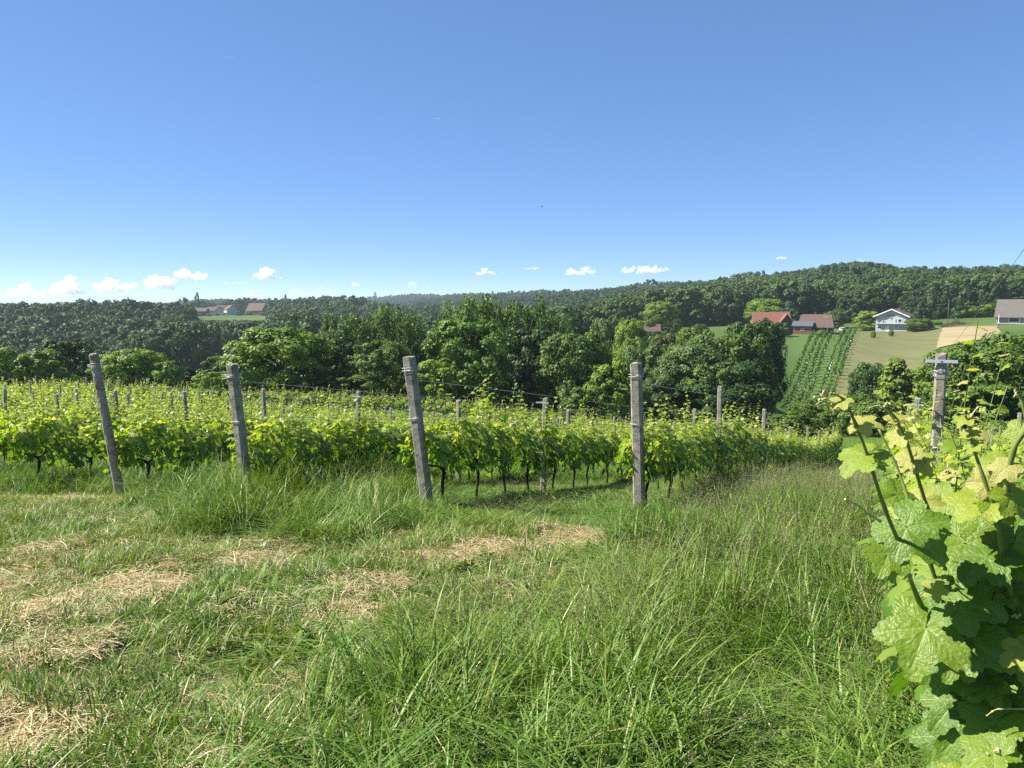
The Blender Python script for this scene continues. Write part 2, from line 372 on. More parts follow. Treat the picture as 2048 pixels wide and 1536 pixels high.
def crown(kind, seed, nclump, per, leaf, name='crown', mats=()):
    rng = np.random.default_rng(seed)
    z0 = {'round': 0.10, 'shrub': 0.0, 'weep': 0.08, 'cone': 0.06, 'pine': 0.28, 'poplar': 0.05}[kind]
    cz = z0 + (0.97 - z0) * rng.random(nclump) ** (0.85 if kind in ('round', 'weep') else 1.0)
    ang = rng.random(nclump) * 2 * math.pi
    # the outline bulges and dents with direction
    lob = 0.88 + 0.20 * np.sin(ang * 2 + seed) * np.cos(cz * 7 + seed * 1.7) + 0.12 * np.sin(ang * 5 + cz * 11 + seed)
    rad = 0.5 * envelope(kind, cz) * np.clip(lob, 0.45, 1.08) * np.sqrt(0.35 + 0.65 * rng.random(nclump))
    C = np.stack([rad * np.cos(ang), rad * np.sin(ang), cz * 0.95], 1)
    cr = rng.uniform(0.05, 0.12, nclump) * (0.8 if kind in ('cone', 'pine', 'poplar') else 1.0)
    cv = rng.random(nclump)
    N = nclump * per; ci = np.repeat(np.arange(nclump), per)
    d = rng.normal(size=(N, 3)); d[:, 2] = d[:, 2] * 0.9 + 0.25
    d /= np.linalg.norm(d, axis=1, keepdims=True)
    rr_ = rng.uniform(0.55, 1.08, N) ** 0.7 * cr[ci]
    sq = np.array([1, 1, 0.75])
    if kind == 'pine': sq = np.array([1.35, 1.35, 0.42])
    if kind == 'cone': sq = np.array([1.2, 1.2, 0.5])
    if kind == 'poplar': sq = np.array([0.8, 0.8, 1.5])
    P = C[ci] + d * rr_[:, None] * sq
    if kind == 'weep':
        fall = rng.random(N) ** 1.5 * 0.30
        P[:, 2] -= fall; P[:, :2] *= (1 + 0.12 * fall / 0.3)[:, None]
        # strands: pull leaves towards hanging lines
        k = rng.integers(0, 9, N) + ci * 9
        hx = (_hash(k, k * 0 + 1, seed) - 0.5) * 0.16; hy = (_hash(k, k * 0 + 2, seed) - 0.5) * 0.16
        t = np.clip(fall / 0.12, 0, 1)
        P[:, 0] = P[:, 0] * (1 - t) + (C[ci, 0] * 1.1 + hx) * t; P[:, 1] = P[:, 1] * (1 - t) + (C[ci, 1] * 1.1 + hy) * t
        P[:, 2] = np.maximum(P[:, 2], 0.02)
    if kind == 'shrub': P[:, 2] = np.abs(P[:, 2])
    oc = P - np.array([0, 0, 0.45]); oc /= np.linalg.norm(oc, axis=1, keepdims=True) + 1e-9
    Nn = d * 0.8 + oc * 0.6 + rng.normal(size=(N, 3)) * 0.5 + np.array([0, 0, 0.2])
    if kind == 'weep': Nn[:, 2] *= 0.4
    Vv, Q = leaf_quads(P, Nn, leaf * rng.uniform(0.6, 1.3, N), rng, 1.8 if kind == 'weep' else 1.4)
    lv = np.clip(0.55 * cv[ci] + 0.45 * rng.random(N), 0, 1)
    return mesh_np(name, Vv, Q, mats, {'v': np.repeat(lv, 4)}), C, cr
def trunk(kind, seed, C, mat, name='trunk'):
    rng = np.random.default_rng(seed + 5); mb = MB()
    top = {'round': 0.7, 'shrub': 0.4, 'weep': 0.75, 'cone': 0.96, 'pine': 0.95, 'poplar': 0.9}[kind]
    r0 = 0.024 if kind != 'shrub' else 0.016
    zs = np.linspace(-0.04, top, 8); wob = np.cumsum(rng.normal(size=(8, 2)) * 0.008, 0); wob[0] = wob[1] = 0
    mb.tube([(wob[i, 0], wob[i, 1], zs[i]) for i in range(8)], [r0 * (1.25 if i == 0 else 1) * (1 - 0.85 * i / 7) for i in range(8)], 7)
    if kind in ('round', 'weep', 'shrub'):
        for c in C[rng.choice(len(C), min(9, len(C)), replace=False)]:
            zb = max(0.12, min(top * 0.8, c[2] - 0.3)); k = int(np.clip((zb + 0.04) / (top + 0.04) * 7, 0, 6))
            b = np.array([wob[k, 0], wob[k, 1], zb]); m = (b + c) / 2 + np.array([0, 0, 0.04])
            mb.tube([b, m, c], [r0 * 0.5, r0 * 0.33, r0 * 0.1], 5)
    return mb.mesh(name, mat)
def c_tree(nt, lk):
    v = attr(nt, 'v'); r = obj_random(nt)
    a = mth(nt, lk, 'ADD', mth(nt, lk, 'MULTIPLY', v, 0.75), mth(nt, lk, 'MULTIPLY', r, 0.25))
    c = ramp(nt, lk, a, [(0.0, (0.032, 0.066, 0.013)), (0.5, (0.068, 0.120, 0.020)), (1.0, (0.125, 0.182, 0.034))])
    return mixc(nt, lk, 1.0, c, obj_color(nt), 'MULTIPLY')
M['tree_leaf'] = leafy('tree_leaves', c_tree, 0.24, 0.55, 0.25, (1.2, 1.35, 0.55))
M['bark'] = surf('bark', lambda nt, lk: mixc(nt, lk, noise(nt, lk, 8, 5), (0.045, 0.035, 0.026), (0.13, 0.105, 0.08)), 0.9, (40, 0.6, 0.02), 0.1)
def c_forest(nt, lk):
    v = attr(nt, 'v'); r = attr(nt, 'tint', 'INSTANCER')
    a = mth(nt, lk, 'ADD', mth(nt, lk, 'MULTIPLY', v, 0.35), mth(nt, lk, 'MULTIPLY', r, 0.65))
    return ramp(nt, lk, a, [(0.0, (0.022, 0.050, 0.014)), (0.35, (0.040, 0.078, 0.018)), (0.7, (0.064, 0.110, 0.024)), (1.0, (0.110, 0.158, 0.034))])
M['forest_leaf'] = leafy('forest_leaves', c_forest, 0.18, 0.6, 0.2, (1.2, 1.3, 0.6))

PROTO = {}
def proto(kind, i):
    key = (kind, i)
    if key not in PROTO:
        n, per, lf = {'round': (150, 125, 0.025), 'shrub': (70, 190, 0.031), 'weep': (80, 210, 0.020), 'cone': (80, 80, 0.034), 'pine': (60, 90, 0.032), 'poplar': (60, 60, 0.05)}[kind]
        cm, C, cr = crown(kind, 11 + 7 * i + len(kind) * 31, n, per, lf, 'crown', [M['tree_leaf']])
        PROTO[key] = (cm, trunk(kind, i, C, M['bark']))
    return PROTO[key]
TREE_NAME = {'round': 'broadleaf_tree', 'shrub': 'shrub', 'weep': 'weeping_tree', 'cone': 'spruce_tree', 'pine': 'pine_tree', 'poplar': 'poplar_tree'}
_tn = [0]
def tree(kind, px, top, w, Y, label, tint=(1, 1, 1), group=None, base=None, cat='tree'):
    """px: middle column, top: row of the crown's top, w: width in pixels, Y: depth in metres"""
    x, y = px_xy(px, Y); z = gz(x, y); h = at(px, top, Y).z - z
    _tn[0] += 1; rnd = random.Random(_tn[0])
    e = empty(TREE_NAME[kind], (x, y, z - 0.05), rnd.random() * 6.28); wid = w / F * Y
    e.scale = (wid * 1.18, wid * 1.18, max(h, 1.0) * 1.05)
    cm, tm = proto(kind, _tn[0] % 3)
    link('trunk', tm, e); c = link('crown', cm, e); c.color = (*tint, 1)
    tag(e, label, 'bush' if kind == 'shrub' else cat, group); return e
G1 = 'small orchard trees beyond the left end of the vineyard'
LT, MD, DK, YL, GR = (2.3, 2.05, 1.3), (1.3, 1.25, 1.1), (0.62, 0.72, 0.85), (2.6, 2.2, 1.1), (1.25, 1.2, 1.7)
for a in [
 ('shrub', 5, 692, 92, 68, 'yellow-green orchard tree cut by the left edge of the picture', LT, G1),
 ('shrub', 80, 700, 104, 70, 'light green spreading tree beyond the left vines, second from the edge', LT, G1),
 ('round', 132, 678, 108, 84, 'dark dense tree behind the light green orchard trees on the left', DK, None),
 ('shrub', 205, 745, 50, 69, 'low pale bush right behind the leftmost leaning post', LT, G1),
 ('round', 262, 698, 118, 70, 'light green rounded tree standing between the two left front posts', LT, G1),
 ('shrub', 328, 722, 62, 68, 'small light green tree beside the rounded one between the left posts', LT, G1),
 ('cone', 377, 732, 48, 72, 'small dark conical tree left of the second front post', DK, None),
 ('shrub', 432, 714, 84, 76, 'grey-green bush just left of the second front post', MD, None),
 ('shrub', 415, 742, 60, 70, 'light green low bush at the foot of the grey-green one by the second post', LT, None),
 ('round', 560, 656, 190, 74, 'broad bright green walnut-like tree right of the second front post', LT, None),
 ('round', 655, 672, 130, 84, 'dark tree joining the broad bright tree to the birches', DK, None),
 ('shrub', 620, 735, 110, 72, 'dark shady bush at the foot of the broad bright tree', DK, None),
 ('weep', 690, 622, 116, 88, 'tall grey-green birch with fine hanging twigs, left of the pair', GR, None),
 ('weep', 788, 610, 124, 90, 'tall grey-green birch with pointed top, right of the pair', GR, None),
 ('round', 756, 682, 118, 76, 'rounded mid-green tree below the birches, left of the third post', MD, None),
 ('shrub', 700, 748, 90, 72, 'low green bush at the vineyard edge below the birches', MD, None),
 ('round', 850, 660, 100, 92, 'dark tree filling the gap between birches and willows', DK, None),
 ('weep', 945, 592, 150, 96, 'tallest willow with hanging olive sprays in the middle of the thicket', (1.6, 1.45, 1.3), None),
 ('weep', 1048, 597, 128, 98, 'second willow with long hanging sprays right of the tallest one', (1.35, 1.3, 1.2), None),
 ('weep', 1110, 632, 96, 100, 'lower willow at the right shoulder of the willow group', (1.1, 1.15, 1.1), None),
 ('round', 938, 640, 158, 80, 'big domed bright green tree in front of the willows', (1.45, 1.5, 0.9), None),
 ('shrub', 868, 716, 84, 74, 'yellow-green bush right of the third post below the domed tree', LT, None),
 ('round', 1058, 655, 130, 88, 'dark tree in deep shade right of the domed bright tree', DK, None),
 ('round', 1148, 664, 138, 80, 'green tree with open spreading boughs behind the thin crossarm post', MD, None),
 ('shrub', 1225, 716, 100, 76, 'yellowish green bush left of the fourth front post', YL, None),
 ('shrub', 1180, 772, 110, 72, 'low green bush at the vineyard edge left of the fourth front post', MD, None),
 ('round', 1214, 636, 58, 150, 'small grey-green willow-like tree on the sunny bank', GR, None),
 ('round', 1260, 640, 64, 140, 'small bright green tree standing before the little barn', LT, None),
 ('round', 1320, 603, 62, 250, 'bright round tree at the foot of the wooded hill above the little barn', LT, None),
 ('round', 1292, 690, 90, 104, 'dull green tree behind the fourth front post', MD, None),
 ('shrub', 1330, 748, 110, 84, 'dark bush right of the fourth front post at the vineyard edge', DK, None),
 ('round', 1385, 690, 130, 92, 'grey-green tree in the thicket below the orange roofed farmhouse', GR, None),
 ('round', 1445, 668, 140, 98, 'large mid-green tree in the middle of the right-hand thicket', MD, None),
 ('round', 1497, 648, 112, 104, 'large dark tree at the right end of the thicket, shading the slope', (0.85, 0.9, 0.9), None),
 ('round', 1530, 640, 74, 112, 'dark tree just below the orange roof at the top of the thicket', DK, None),
 ('round', 1395, 655, 96, 128, 'olive tree on the crest of the right-hand thicket', (1.5, 1.4, 1.1), None),
 ('round', 1340, 668, 84, 132, 'reddish dark shrubby tree on the bank left of the thicket crest', (1.1, 0.85, 0.9), None),
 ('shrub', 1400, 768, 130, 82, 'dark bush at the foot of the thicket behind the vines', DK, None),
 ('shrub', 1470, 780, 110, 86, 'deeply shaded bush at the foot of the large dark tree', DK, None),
 ('shrub', 1588, 822, 80, 74, 'olive bush below the planted slope, left of two', (1.5, 1.4, 1.0), None),
 ('round', 1640, 800, 88, 84, 'olive-green tree at the bottom of the planted slope', (1.45, 1.35, 1.0), None),
 ('round', 1704, 786, 92, 80, 'olive-green tree below the lower left corner of the mown field', (1.35, 1.3, 1.0), None),
 ('round', 1744, 730, 82, 92, 'dark round tree at the lower edge of the mown field', DK, None),
 ('cone', 1795, 716, 128, 84, 'olive conical bushy tree left of the tall crossarm post', (2.0, 1.7, 1.1), None),
 ('shrub', 1765, 800, 110, 74, 'green bush at the foot of the conical tree', MD, None),
 ('shrub', 1850, 742, 120, 84, 'yellow-green leafy bush behind the crossarm post', LT, None),
 ('round', 1965, 688, 190, 66, 'big glossy leafed tree right of the crossarm post', (1.2, 1.2, 0.9), None),
 ('round', 2052, 664, 170, 70, 'tall glossy leafed tree cut by the right edge of the picture', (1.1, 1.1, 0.85), None),
 ('shrub', 1890, 772, 110, 62, 'low dark green bush right behind the crossarm post', MD, None),
 ('shrub', 2010, 770, 150, 60, 'low leafy bush at the end of the right-hand vine rows', (1.2, 1.2, 0.9), None),
 ('round', 1738, 622, 50, 262, 'bright green tree hugging the left side of the white house', LT, None),
 ('round', 1836, 637, 50, 246, 'rounded garden tree right of the white house', MD, None),
 ('round', 1868, 642, 26, 262, 'small clipped garden tree near the brush pile', LT, None),
 ('cone', 1577, 603, 40, 285, 'blue-grey spruce between the two red roofed farmhouses', (0.9, 1.15, 2.2), None),
 ('round', 1528, 598, 74, 290, 'light green tree behind the orange roofed farmhouse', LT, None),
 ('round', 1668, 622, 40, 275, 'green tree at the gable of the brown roofed farmhouse', MD, None),
 ('round', 1948, 604, 66, 275, 'bright green broad tree before the pines, left of the grey roofed house', LT, None),
 ('shrub', 1975, 625, 34, 272, 'low bright bush left of the grey roofed house', LT, None),
 ('shrub', 1562, 645, 34, 240, 'small garden bush below the orange roofed farmhouse', MD, None),
 ('shrub', 1643, 660, 20, 238, 'tiny bush on the grass below the brown roofed farmhouse', LT, None),
 ('poplar', 398, 586, 12, 690, 'tall slim poplar standing above the village on the far ridge', DK, None),
 ('poplar', 500, 597, 8, 760, 'slim dark conifer-like tree behind the village barn', DK, None),
 ('poplar', 574, 590, 7, 900, 'lone dark pointed tree on the far skyline right of the village', DK, None),
 ('poplar', 752, 584, 6, 2000, 'tiny pointed tree on the farthest skyline above the birches', DK, None),
 ('poplar', 1357, 568, 6, 900, 'leftmost of three tiny pointed trees on the skyline above the small barn', DK, None),
 ('poplar', 1368, 569, 5, 900, 'middle one of three tiny pointed trees on the skyline above the small barn', DK, None),
 ('poplar', 1378, 568, 5, 900, 'rightmost of three tiny pointed trees on the skyline above the small barn', DK, None),
 ('poplar', 1457, 556, 6, 760, 'single pointed tree on the skyline left of the wooded summit', DK, None),
]: tree(a[0], a[1], a[2], a[3], a[4], a[5], a[6], a[7])
for px, Y, w in ((1745, 246, 7), (1780, 247, 8), (1808, 250, 7)):
    pass
for px, top, Y, lab in ((1745, 661, 232, 'left one of two tiny young trees on the mown field below the white house'), (1781, 660, 236, 'right one of two tiny young trees on the mown field below the white house')):
    tree('round', px, top, 9, Y, lab, LT)
G2 = 'shrubs scattered on the sunny bank'
rs = random.Random(4)
for i in range(22):
    px = rs.uniform(1130, 1400); Y = rs.uniform(150, 262); g = gz(*px_xy(px, Y)); hh = rs.uniform(2.0, 5.0)
    _, top = proj((px - 1024) / F * Y, Y, g + hh)
    tree(rs.choice(['round', 'shrub']), px, float(top), rs.uniform(2.5, 5.5) / Y * F, Y, 'shrub or small tree scattered over the sunny bank left of the farmhouses', rs.choice([LT, MD, DK, GR]), G2)
G3 = 'understorey of the valley thicket'
for i in range(26):
    px = rs.uniform(600, 1500); Y = rs.uniform(88, 118); g = gz(*px_xy(px, Y)); hh = rs.uniform(5, 8.5)
    _, top = proj((px - 1024) / F * Y, Y, g + hh)
    tree('round', px, float(top), rs.uniform(6, 9) / Y * F, Y, 'dark tree half hidden inside the thicket beyond the vineyard', rs.choice([DK, MD, DK]), G3)

# ------------------------------------------------------------------ scattering helper for what nobody could count
def scatter(name, pts, rot, scl, meshes, tint, label, cat):
    coll = bpy.data.collections.new(name + '_sources')
    for k, me in enumerate(meshes):
        o = bpy.data.objects.new('%s_source_%02d' % (name, k), me); coll.objects.link(o)
    n = len(pts); me = bpy.data.meshes.new(name); me.vertices.add(n); me.vertices.foreach_set('co', np.asarray(pts, np.float32).ravel())
    for an, ty, val, key in (('rot', 'FLOAT_VECTOR', rot, 'vector'), ('scl', 'FLOAT_VECTOR', scl, 'vector'), ('tint', 'FLOAT', tint, 'value')):
        a = me.attributes.new(an, ty, 'POINT'); a.data.foreach_set(key, np.asarray(val, np.float32).ravel())
    a = me.attributes.new('idx', 'INT', 'POINT'); a.data.foreach_set('value', np.random.default_rng(n).integers(0, len(meshes), n).astype(np.int32))
    ng = bpy.data.node_groups.new(name + '_scatter', 'GeometryNodeTree')
    ng.interface.new_socket('Geometry', in_out='INPUT', socket_type='NodeSocketGeometry'); ng.interface.new_socket('Geometry', in_out='OUTPUT', socket_type='NodeSocketGeometry')
    N = ng.nodes; L = ng.links
    gi, go = N.new('NodeGroupInput'), N.new('NodeGroupOutput'); ip = N.new('GeometryNodeInstanceOnPoints'); ci = N.new('GeometryNodeCollectionInfo')
    ci.inputs['Collection'].default_value = coll; ci.inputs['Separate Children'].default_value = True; ci.inputs['Reset Children'].default_value = True
    def na(nm, ty):
        k = N.new('GeometryNodeInputNamedAttribute'); k.data_type = ty; k.inputs['Name'].default_value = nm; return k.outputs['Attribute']
    er = N.new('FunctionNodeEulerToRotation'); L.new(na('rot', 'FLOAT_VECTOR'), er.inputs[0])
    L.new(gi.outputs[0], ip.inputs['Points']); L.new(ci.outputs[0], ip.inputs['Instance']); ip.inputs['Pick Instance'].default_value = True
    L.new(na('idx', 'INT'), ip.inputs['Instance Index']); L.new(er.outputs[0], ip.inputs['Rotation']); L.new(na('scl', 'FLOAT_VECTOR'), ip.inputs['Scale'])
    L.new(ip.outputs[0], go.inputs[0])
    o = link(name, me); md = o.modifiers.new('scatter', 'NODES'); md.node_group = ng
    return tag(o, label, cat, kind='stuff')

# ------------------------------------------------------------------ the wooded hills
rng = np.random.default_rng(77)
def forest_pts(n, r0, r1, p0, p1):
    r = np.sqrt(rng.uniform(r0 * r0, r1 * r1, n)); px = rng.uniform(p0, p1, n)
    phi = np.arctan((px - 1024) / F); return px, r, r * np.sin(phi), r * np.cos(phi)
rminx = [-500, 0, 360, 395, 560, 680, 930, 1100, 1200, 1330, 1450, 1580, 1700, 1820, 1950, 2600]
rminy = [185, 185, 215, 296, 240, 190, 150, 150, 285, 305, 312, 322, 318, 318, 322, 330]
def forest(name, n, r0, r1, p0, p1, kinds, label, hmin, hmax, seed):
    px, r, X, Y = forest_pts(n, r0, r1, p0, p1)
    ok = r > np.interp(px, rminx, rminy)
    ok &= ~((px > 383) & (px < 548) & (r > 590) & (r < 742))
    ok &= ~((px > 398) & (px < 530) & (r > 205) & (r < 296))
    ok &= ~((px > 400) & (px < 548) & (r > 420) & (r < 600))
    ok &= ~((px > 600) & (px < 645) & (r > 160) & (r < 240))
    ok &= ~((px > 1985) & (r < 345))
    X, Y, r = X[ok], Y[ok], r[ok]; n = len(X)
    h = rng.uniform(hmin * 0.75, hmax * 1.08, n) * (0.65 + 0.7 * fbm(X / 45, Y / 45, seed)); w = h * rng.uniform(0.6, 1.15, n)
    pxx = 1024 + F * X / Y
    cap = np.where((pxx > 378) & (pxx < 552) & (r < 600), -0.0160 * r - ground(X, Y), 99.0); h = np.minimum(h, np.maximum(cap, 3.0))
    meshes = []
    for i, k in enumerate(kinds):
        cnt = {'round': (40, 62, 0.052), 'pine': (34, 52, 0.045), 'cone': (40, 44, 0.045), 'shrub': (36, 56, 0.055), 'weep': (40, 60, 0.045)}[k]
        meshes.append(crown(k, 300 + seed * 9 + i, *cnt, 'crown', [M['forest_leaf']])[0])
    pts = np.stack([X, Y, ground(X, Y) - h * 0.06], 1)
    rot = np.stack([np.zeros(n), np.zeros(n), rng.random(n) * 6.28], 1)
    return scatter(name, pts, rot, np.stack([w, w, h], 1), meshes, np.clip(0.5 + (fbm(X / 60, Y / 60, seed + 50) - 0.5) * 1.6 + rng.normal(size=n) * 0.2, 0, 1), label, 'forest')
forest('forest', 7500, 150, 560, -250, 1150, ['round'] * 5 + ['shrub', 'weep', 'weep', 'cone'], 'mixed deciduous woodland covering the hills on the left', 9.5, 15, 1)
forest('forest', 8500, 280, 800, 1130, 2300, ['round'] * 5 + ['cone', 'shrub', 'weep'], 'dense deciduous woodland rising to the summit behind the farmhouses', 9.5, 15, 2)
forest('forest', 900, 318, 440, 1790, 2300, ['pine'] * 4 + ['round'], 'dark pine wood behind the brush pile and the grey roofed house', 10.5, 14, 3)
forest('forest', 12000, 560, 1900, -250, 2300, ['round'] * 4, 'blue-green wooded ridges along the far horizon', 11, 16, 4)
forest('forest', 3500, 1900, 3000, 500, 1300, ['round'] * 2, 'hazy wooded ridge on the farthest skyline', 14, 20, 5)

# ------------------------------------------------------------------ the vineyard: rows, posts, wires, vines
DX, DY = 0.4406, 0.8977                      # the way the rows run, away and to the right, downhill
def row_xy(o, s): return (DY * o + DX * s, -DX * o + DY * s)
def row_pt(o, s, h=0.0):
    x, y = row_xy(o, s); return Vector((x, y, gz(x, y) + h))
ROWZ = math.atan2(DY, DX)                    # heading of a row

def c_concrete(nt, lk):
    a = noise(nt, lk, 9, 8, 0.7); b = noise(nt, lk, 55, 4, 0.7); s = noise(nt, lk, 3.0, 4, 0.6, 'Object', 1.5)
    c = ramp(nt, lk, a, [(0.3, (0.15, 0.125, 0.095)), (0.52, (0.30, 0.27, 0.225)), (0.72, (0.42, 0.385, 0.33))])
    c = mixc(nt, lk, mth(nt, lk, 'MULTIPLY', ramp(nt, lk, s, [(0.52, (0, 0, 0)), (0.62, (1, 1, 1))]), 0.5), c, (0.10, 0.088, 0.066))
    return mixc(nt, lk, ramp(nt, lk, b, [(0.60, (0, 0, 0)), (0.70, (0.5, 0.5, 0.5))]), c, (0.40, 0.38, 0.34))
M['concrete'] = surf('weathered_concrete', c_concrete, 0.92, (70, 0.9, 0.012), 0.15)
M['wire'] = surf('galvanised_wire', lambda nt, lk: (0.42, 0.44, 0.46), 0.45, None, 0.5, 0.7)
M['zinc'] = surf('galvanised_steel', lambda nt, lk: mixc(nt, lk, noise(nt, lk, 60, 3), (0.50, 0.56, 0.62), (0.66, 0.72, 0.78)), 0.5, None, 0.5, 0.45)
M['rust'] = surf('dark_hook_steel', lambda nt, lk: (0.16, 0.12, 0.09), 0.6, None, 0.4, 0.6)
M['vine_bark'] = surf('vine_bark', lambda nt, lk: mixc(nt, lk, noise(nt, lk, 30, 5), (0.018, 0.013, 0.010), (0.075, 0.055, 0.040)), 0.95, (90, 1.0, 0.02), 0.1)
M['shoot'] = surf('green_shoot', lambda nt, lk: mixc(nt, lk, noise(nt, lk, 12, 3), (0.10, 0.15, 0.03), (0.19, 0.21, 0.05)), 0.5, None, 0.4)

def post_mesh(base, top, w, seed, rz, round_=False, taper=0.93):
    """a cast post: chamfered square (or knobbly round) section, rough skin, chipped head"""
    rng_ = np.random.default_rng(seed); base, top = Vector(base), Vector(top); L = (top - base).length; n = max(8, int(L / 0.05))
    ax = (top - base).normalized(); X = Vector((math.cos(rz), math.sin(rz), 0)); X = (X - ax * X.dot(ax)).normalized(); Yv = ax.cross(X)
    ch = 0.16
    if round_: prof = [(math.cos(a) * 0.5, math.sin(a) * 0.5) for a in np.linspace(0, 2 * math.pi, 14, endpoint=False)]
    else:
        prof = []
        for sx, sy in ((1, 1), (-1, 1), (-1, -1), (1, -1)):
            a, b = (0.5 * sx, (0.5 - ch) * sy), ((0.5 - ch) * sx, 0.5 * sy)
            prof += [a, b] if sx * sy > 0 else [b, a]
    mb = MB(); k = len(prof); P = []
    for i in range(n + 1):
        t = i / n; s = w * (1 - (1 - taper) * t)
        for j, (u, v) in enumerate(prof):
            q = 1 + rng_.normal() * (0.035 if round_ else 0.014)
            zj = (rng_.normal() * 0.008 if i == n else 0)
            P.append(base + ax * (L * t + zj) + (X * u + Yv * v) * s * q)
    fs = [(i * k + j, i * k + (j + 1) % k, (i + 1) * k + (j + 1) % k, (i + 1) * k + j) for i in range(n) for j in range(k)]
    P.append(top + ax * 0.012); fs += [(n * k + j, n * k + (j + 1) % k, (n + 1) * k) for j in range(k)]
    mb.poly(P, fs); return mb
def wire_loop(at_, ax, X, w, seed):
    rnd = random.Random(seed); mb = MB(); Yv = ax.cross(X); r = w * 0.56
    pts = [at_ + X * (r * sx) + Yv * (r * sy) + ax * rnd.uniform(-0.012, 0.012) for sx, sy in ((1, 1), (-1, 1), (-1, -1), (1, -1), (1, 1))]
    mb.tube(pts, 0.0035, 5)
    mb.tube([pts[2], pts[2] - ax * 0.05 + X * 0.02, pts[3] + ax * 0.03, pts[3] + X * 0.03 + ax * 0.05], 0.003, 5)
    return mb
def front_post(base, top, w, label, seed, round_=False, rz=None):
    base = Vector(base); top = Vector(top); ax = (top - base).normalized(); rz = ROWZ if rz is None else rz
    e = empty('vineyard_post', base); bl = Vector((0, 0, 0)); tl_ = top - base
    post_mesh(bl - ax * 0.35, tl_, w, seed, rz, round_).build('shaft', M['concrete'], e)
    X = Vector((math.cos(rz), math.sin(rz), 0))
    for dz in (0.14, 0.17, 0.75): wire_loop(tl_ - ax * dz, ax, X, w * 0.97, seed + int(dz * 100)).build('wire_tie', M['wire'], e)
    return tag(e, label, 'post')
ENDS = {}
def end_post(key, o, s, px_top, py_top, w, label, seed, round_=False, toward=0.12):
    b = row_pt(o, s); t = at(px_top, py_top, b.y - toward); ENDS[key] = (b, t)
    return front_post(b, t, w, label, seed, round_)
end_post('P1', -10.06, 7.43, 187, 708, 0.135, 'rough knobbly grey post leaning left, leftmost of the four front posts', 1, True)
end_post('P2', -7.61, 7.50, 464, 728, 0.135, 'grey concrete post leaning left, second of the four front posts', 2)
end_post('P3', -5.08, 7.98, 818, 714, 0.135, 'tall leaning concrete post striped with shadows, third of the four front posts', 3)
end_post('P4', -2.74, 9.24, 1272, 726, 0.135, 'upright square concrete post at the edge of the grass aisle, fourth of the front posts', 4, False, 0.05)

# the crossarm post in the row beside the viewer
b5 = row_pt(0.38, 7.0); t5 = at(1883, 708, b5.y)
e5 = front_post(b5, t5, 0.088, 'tall pale concrete post with a bright steel crossarm, near the foreground vine', 5, False, ROWZ)
ax5 = (t5 - b5).normalized(); c5 = t5 - ax5 * 0.055 - b5
acr = Vector((DY, -DX, 0)); out5 = Vector((-DX, -DY, 0))
mb = MB(); Mx = Matrix((acr, -out5, Vector((0, 0, 1)))).transposed(); fr = c5 + out5 * 0.053
mb.box(fr, (0.225, 0.008, 0.024), M=Mx); arm = mb.build('crossarm', M['zinc'], e5)
mb = MB(); mb.tube([fr + out5 * 0.003, fr + out5 * 0.012], 0.006, 8); mb.build('bolt', M['rust'], arm)
for sgn in (-1, 1):
    mb = MB(); h = fr + acr * 0.098 * sgn
    mb.tube([h, h + Vector((0, 0, -0.02)) - out5 * 0.01, h + Vector((0, 0, -0.045)) + acr * (-0.02 if sgn > 0 else -0.03), h + Vector((0, 0, -0.05)) + acr * -0.03], 0.004, 5)
    mb.build('hook', M['rust'], arm)
mb = MB(); ROWZ5 = acr
for q, zz in enumerate((0.12, 0.33)):
    mb = MB(); c = b5 * 0 + (t5 - b5) - ax5 * zz + out5 * 0.05
    mb.tube([c - acr * 0.012, c + acr * 0.012, c + acr * 0.004 - ax5 * 0.02], 0.002, 4)
    mb.build('wire_end', M['wire'], e5)

# field posts in the rows
POST_M = [post_mesh((0, 0, -0.35), (0.012 * k, -0.008 * k, 1.80 - 0.018 * k), 0.088, 50 + k, 0.0).mesh('post', M['concrete']) for k in range(5)]
mb = MB(); mb.box((0, 0.047, 1.66), (0.22, 0.006, 0.022)); ARM_M = mb.mesh('crossarm', M['zinc'])
ROWS = []
for k in range(0, 26):
    o = -2.74 - 2.44 * k
    s0 = {0: 9.24, 1: 7.98, 2: 7.5, 3: 7.43}.get(k, 7.3)
    ROWS.append((o, s0, k))
RIGHT = [(0.38, 3.4, 100), (2.85, 5, 101), (5.3, 8, 102), (7.75, 12, 103), (10.2, 16, 104), (12.65, 20, 105), (15.1, 24, 106)]
def s_end(o):                                 # the block ends along a headland
    return (48 + max(0, -o - 3) * 0.16 + DX * o) / DY if o < 0 else 55 - o * 0.2
ORD = ['first', 'second', 'third', 'fourth', 'fifth', 'sixth', 'seventh', 'eighth']
def row_name(k):
    if k == 100: return 'the row of the foreground vine'
    if k > 100: return 'the rows right of the foreground vine'
    if k < 4: return 'the row of the %s front post' % ORD[3 - k]
    return None
def in_view(x, y, m=1.0): return y > 1.0 and -0.70 * m < x / y < 0.70 * m
rs = random.Random(9); npost = 0; POSTS_AT = {}
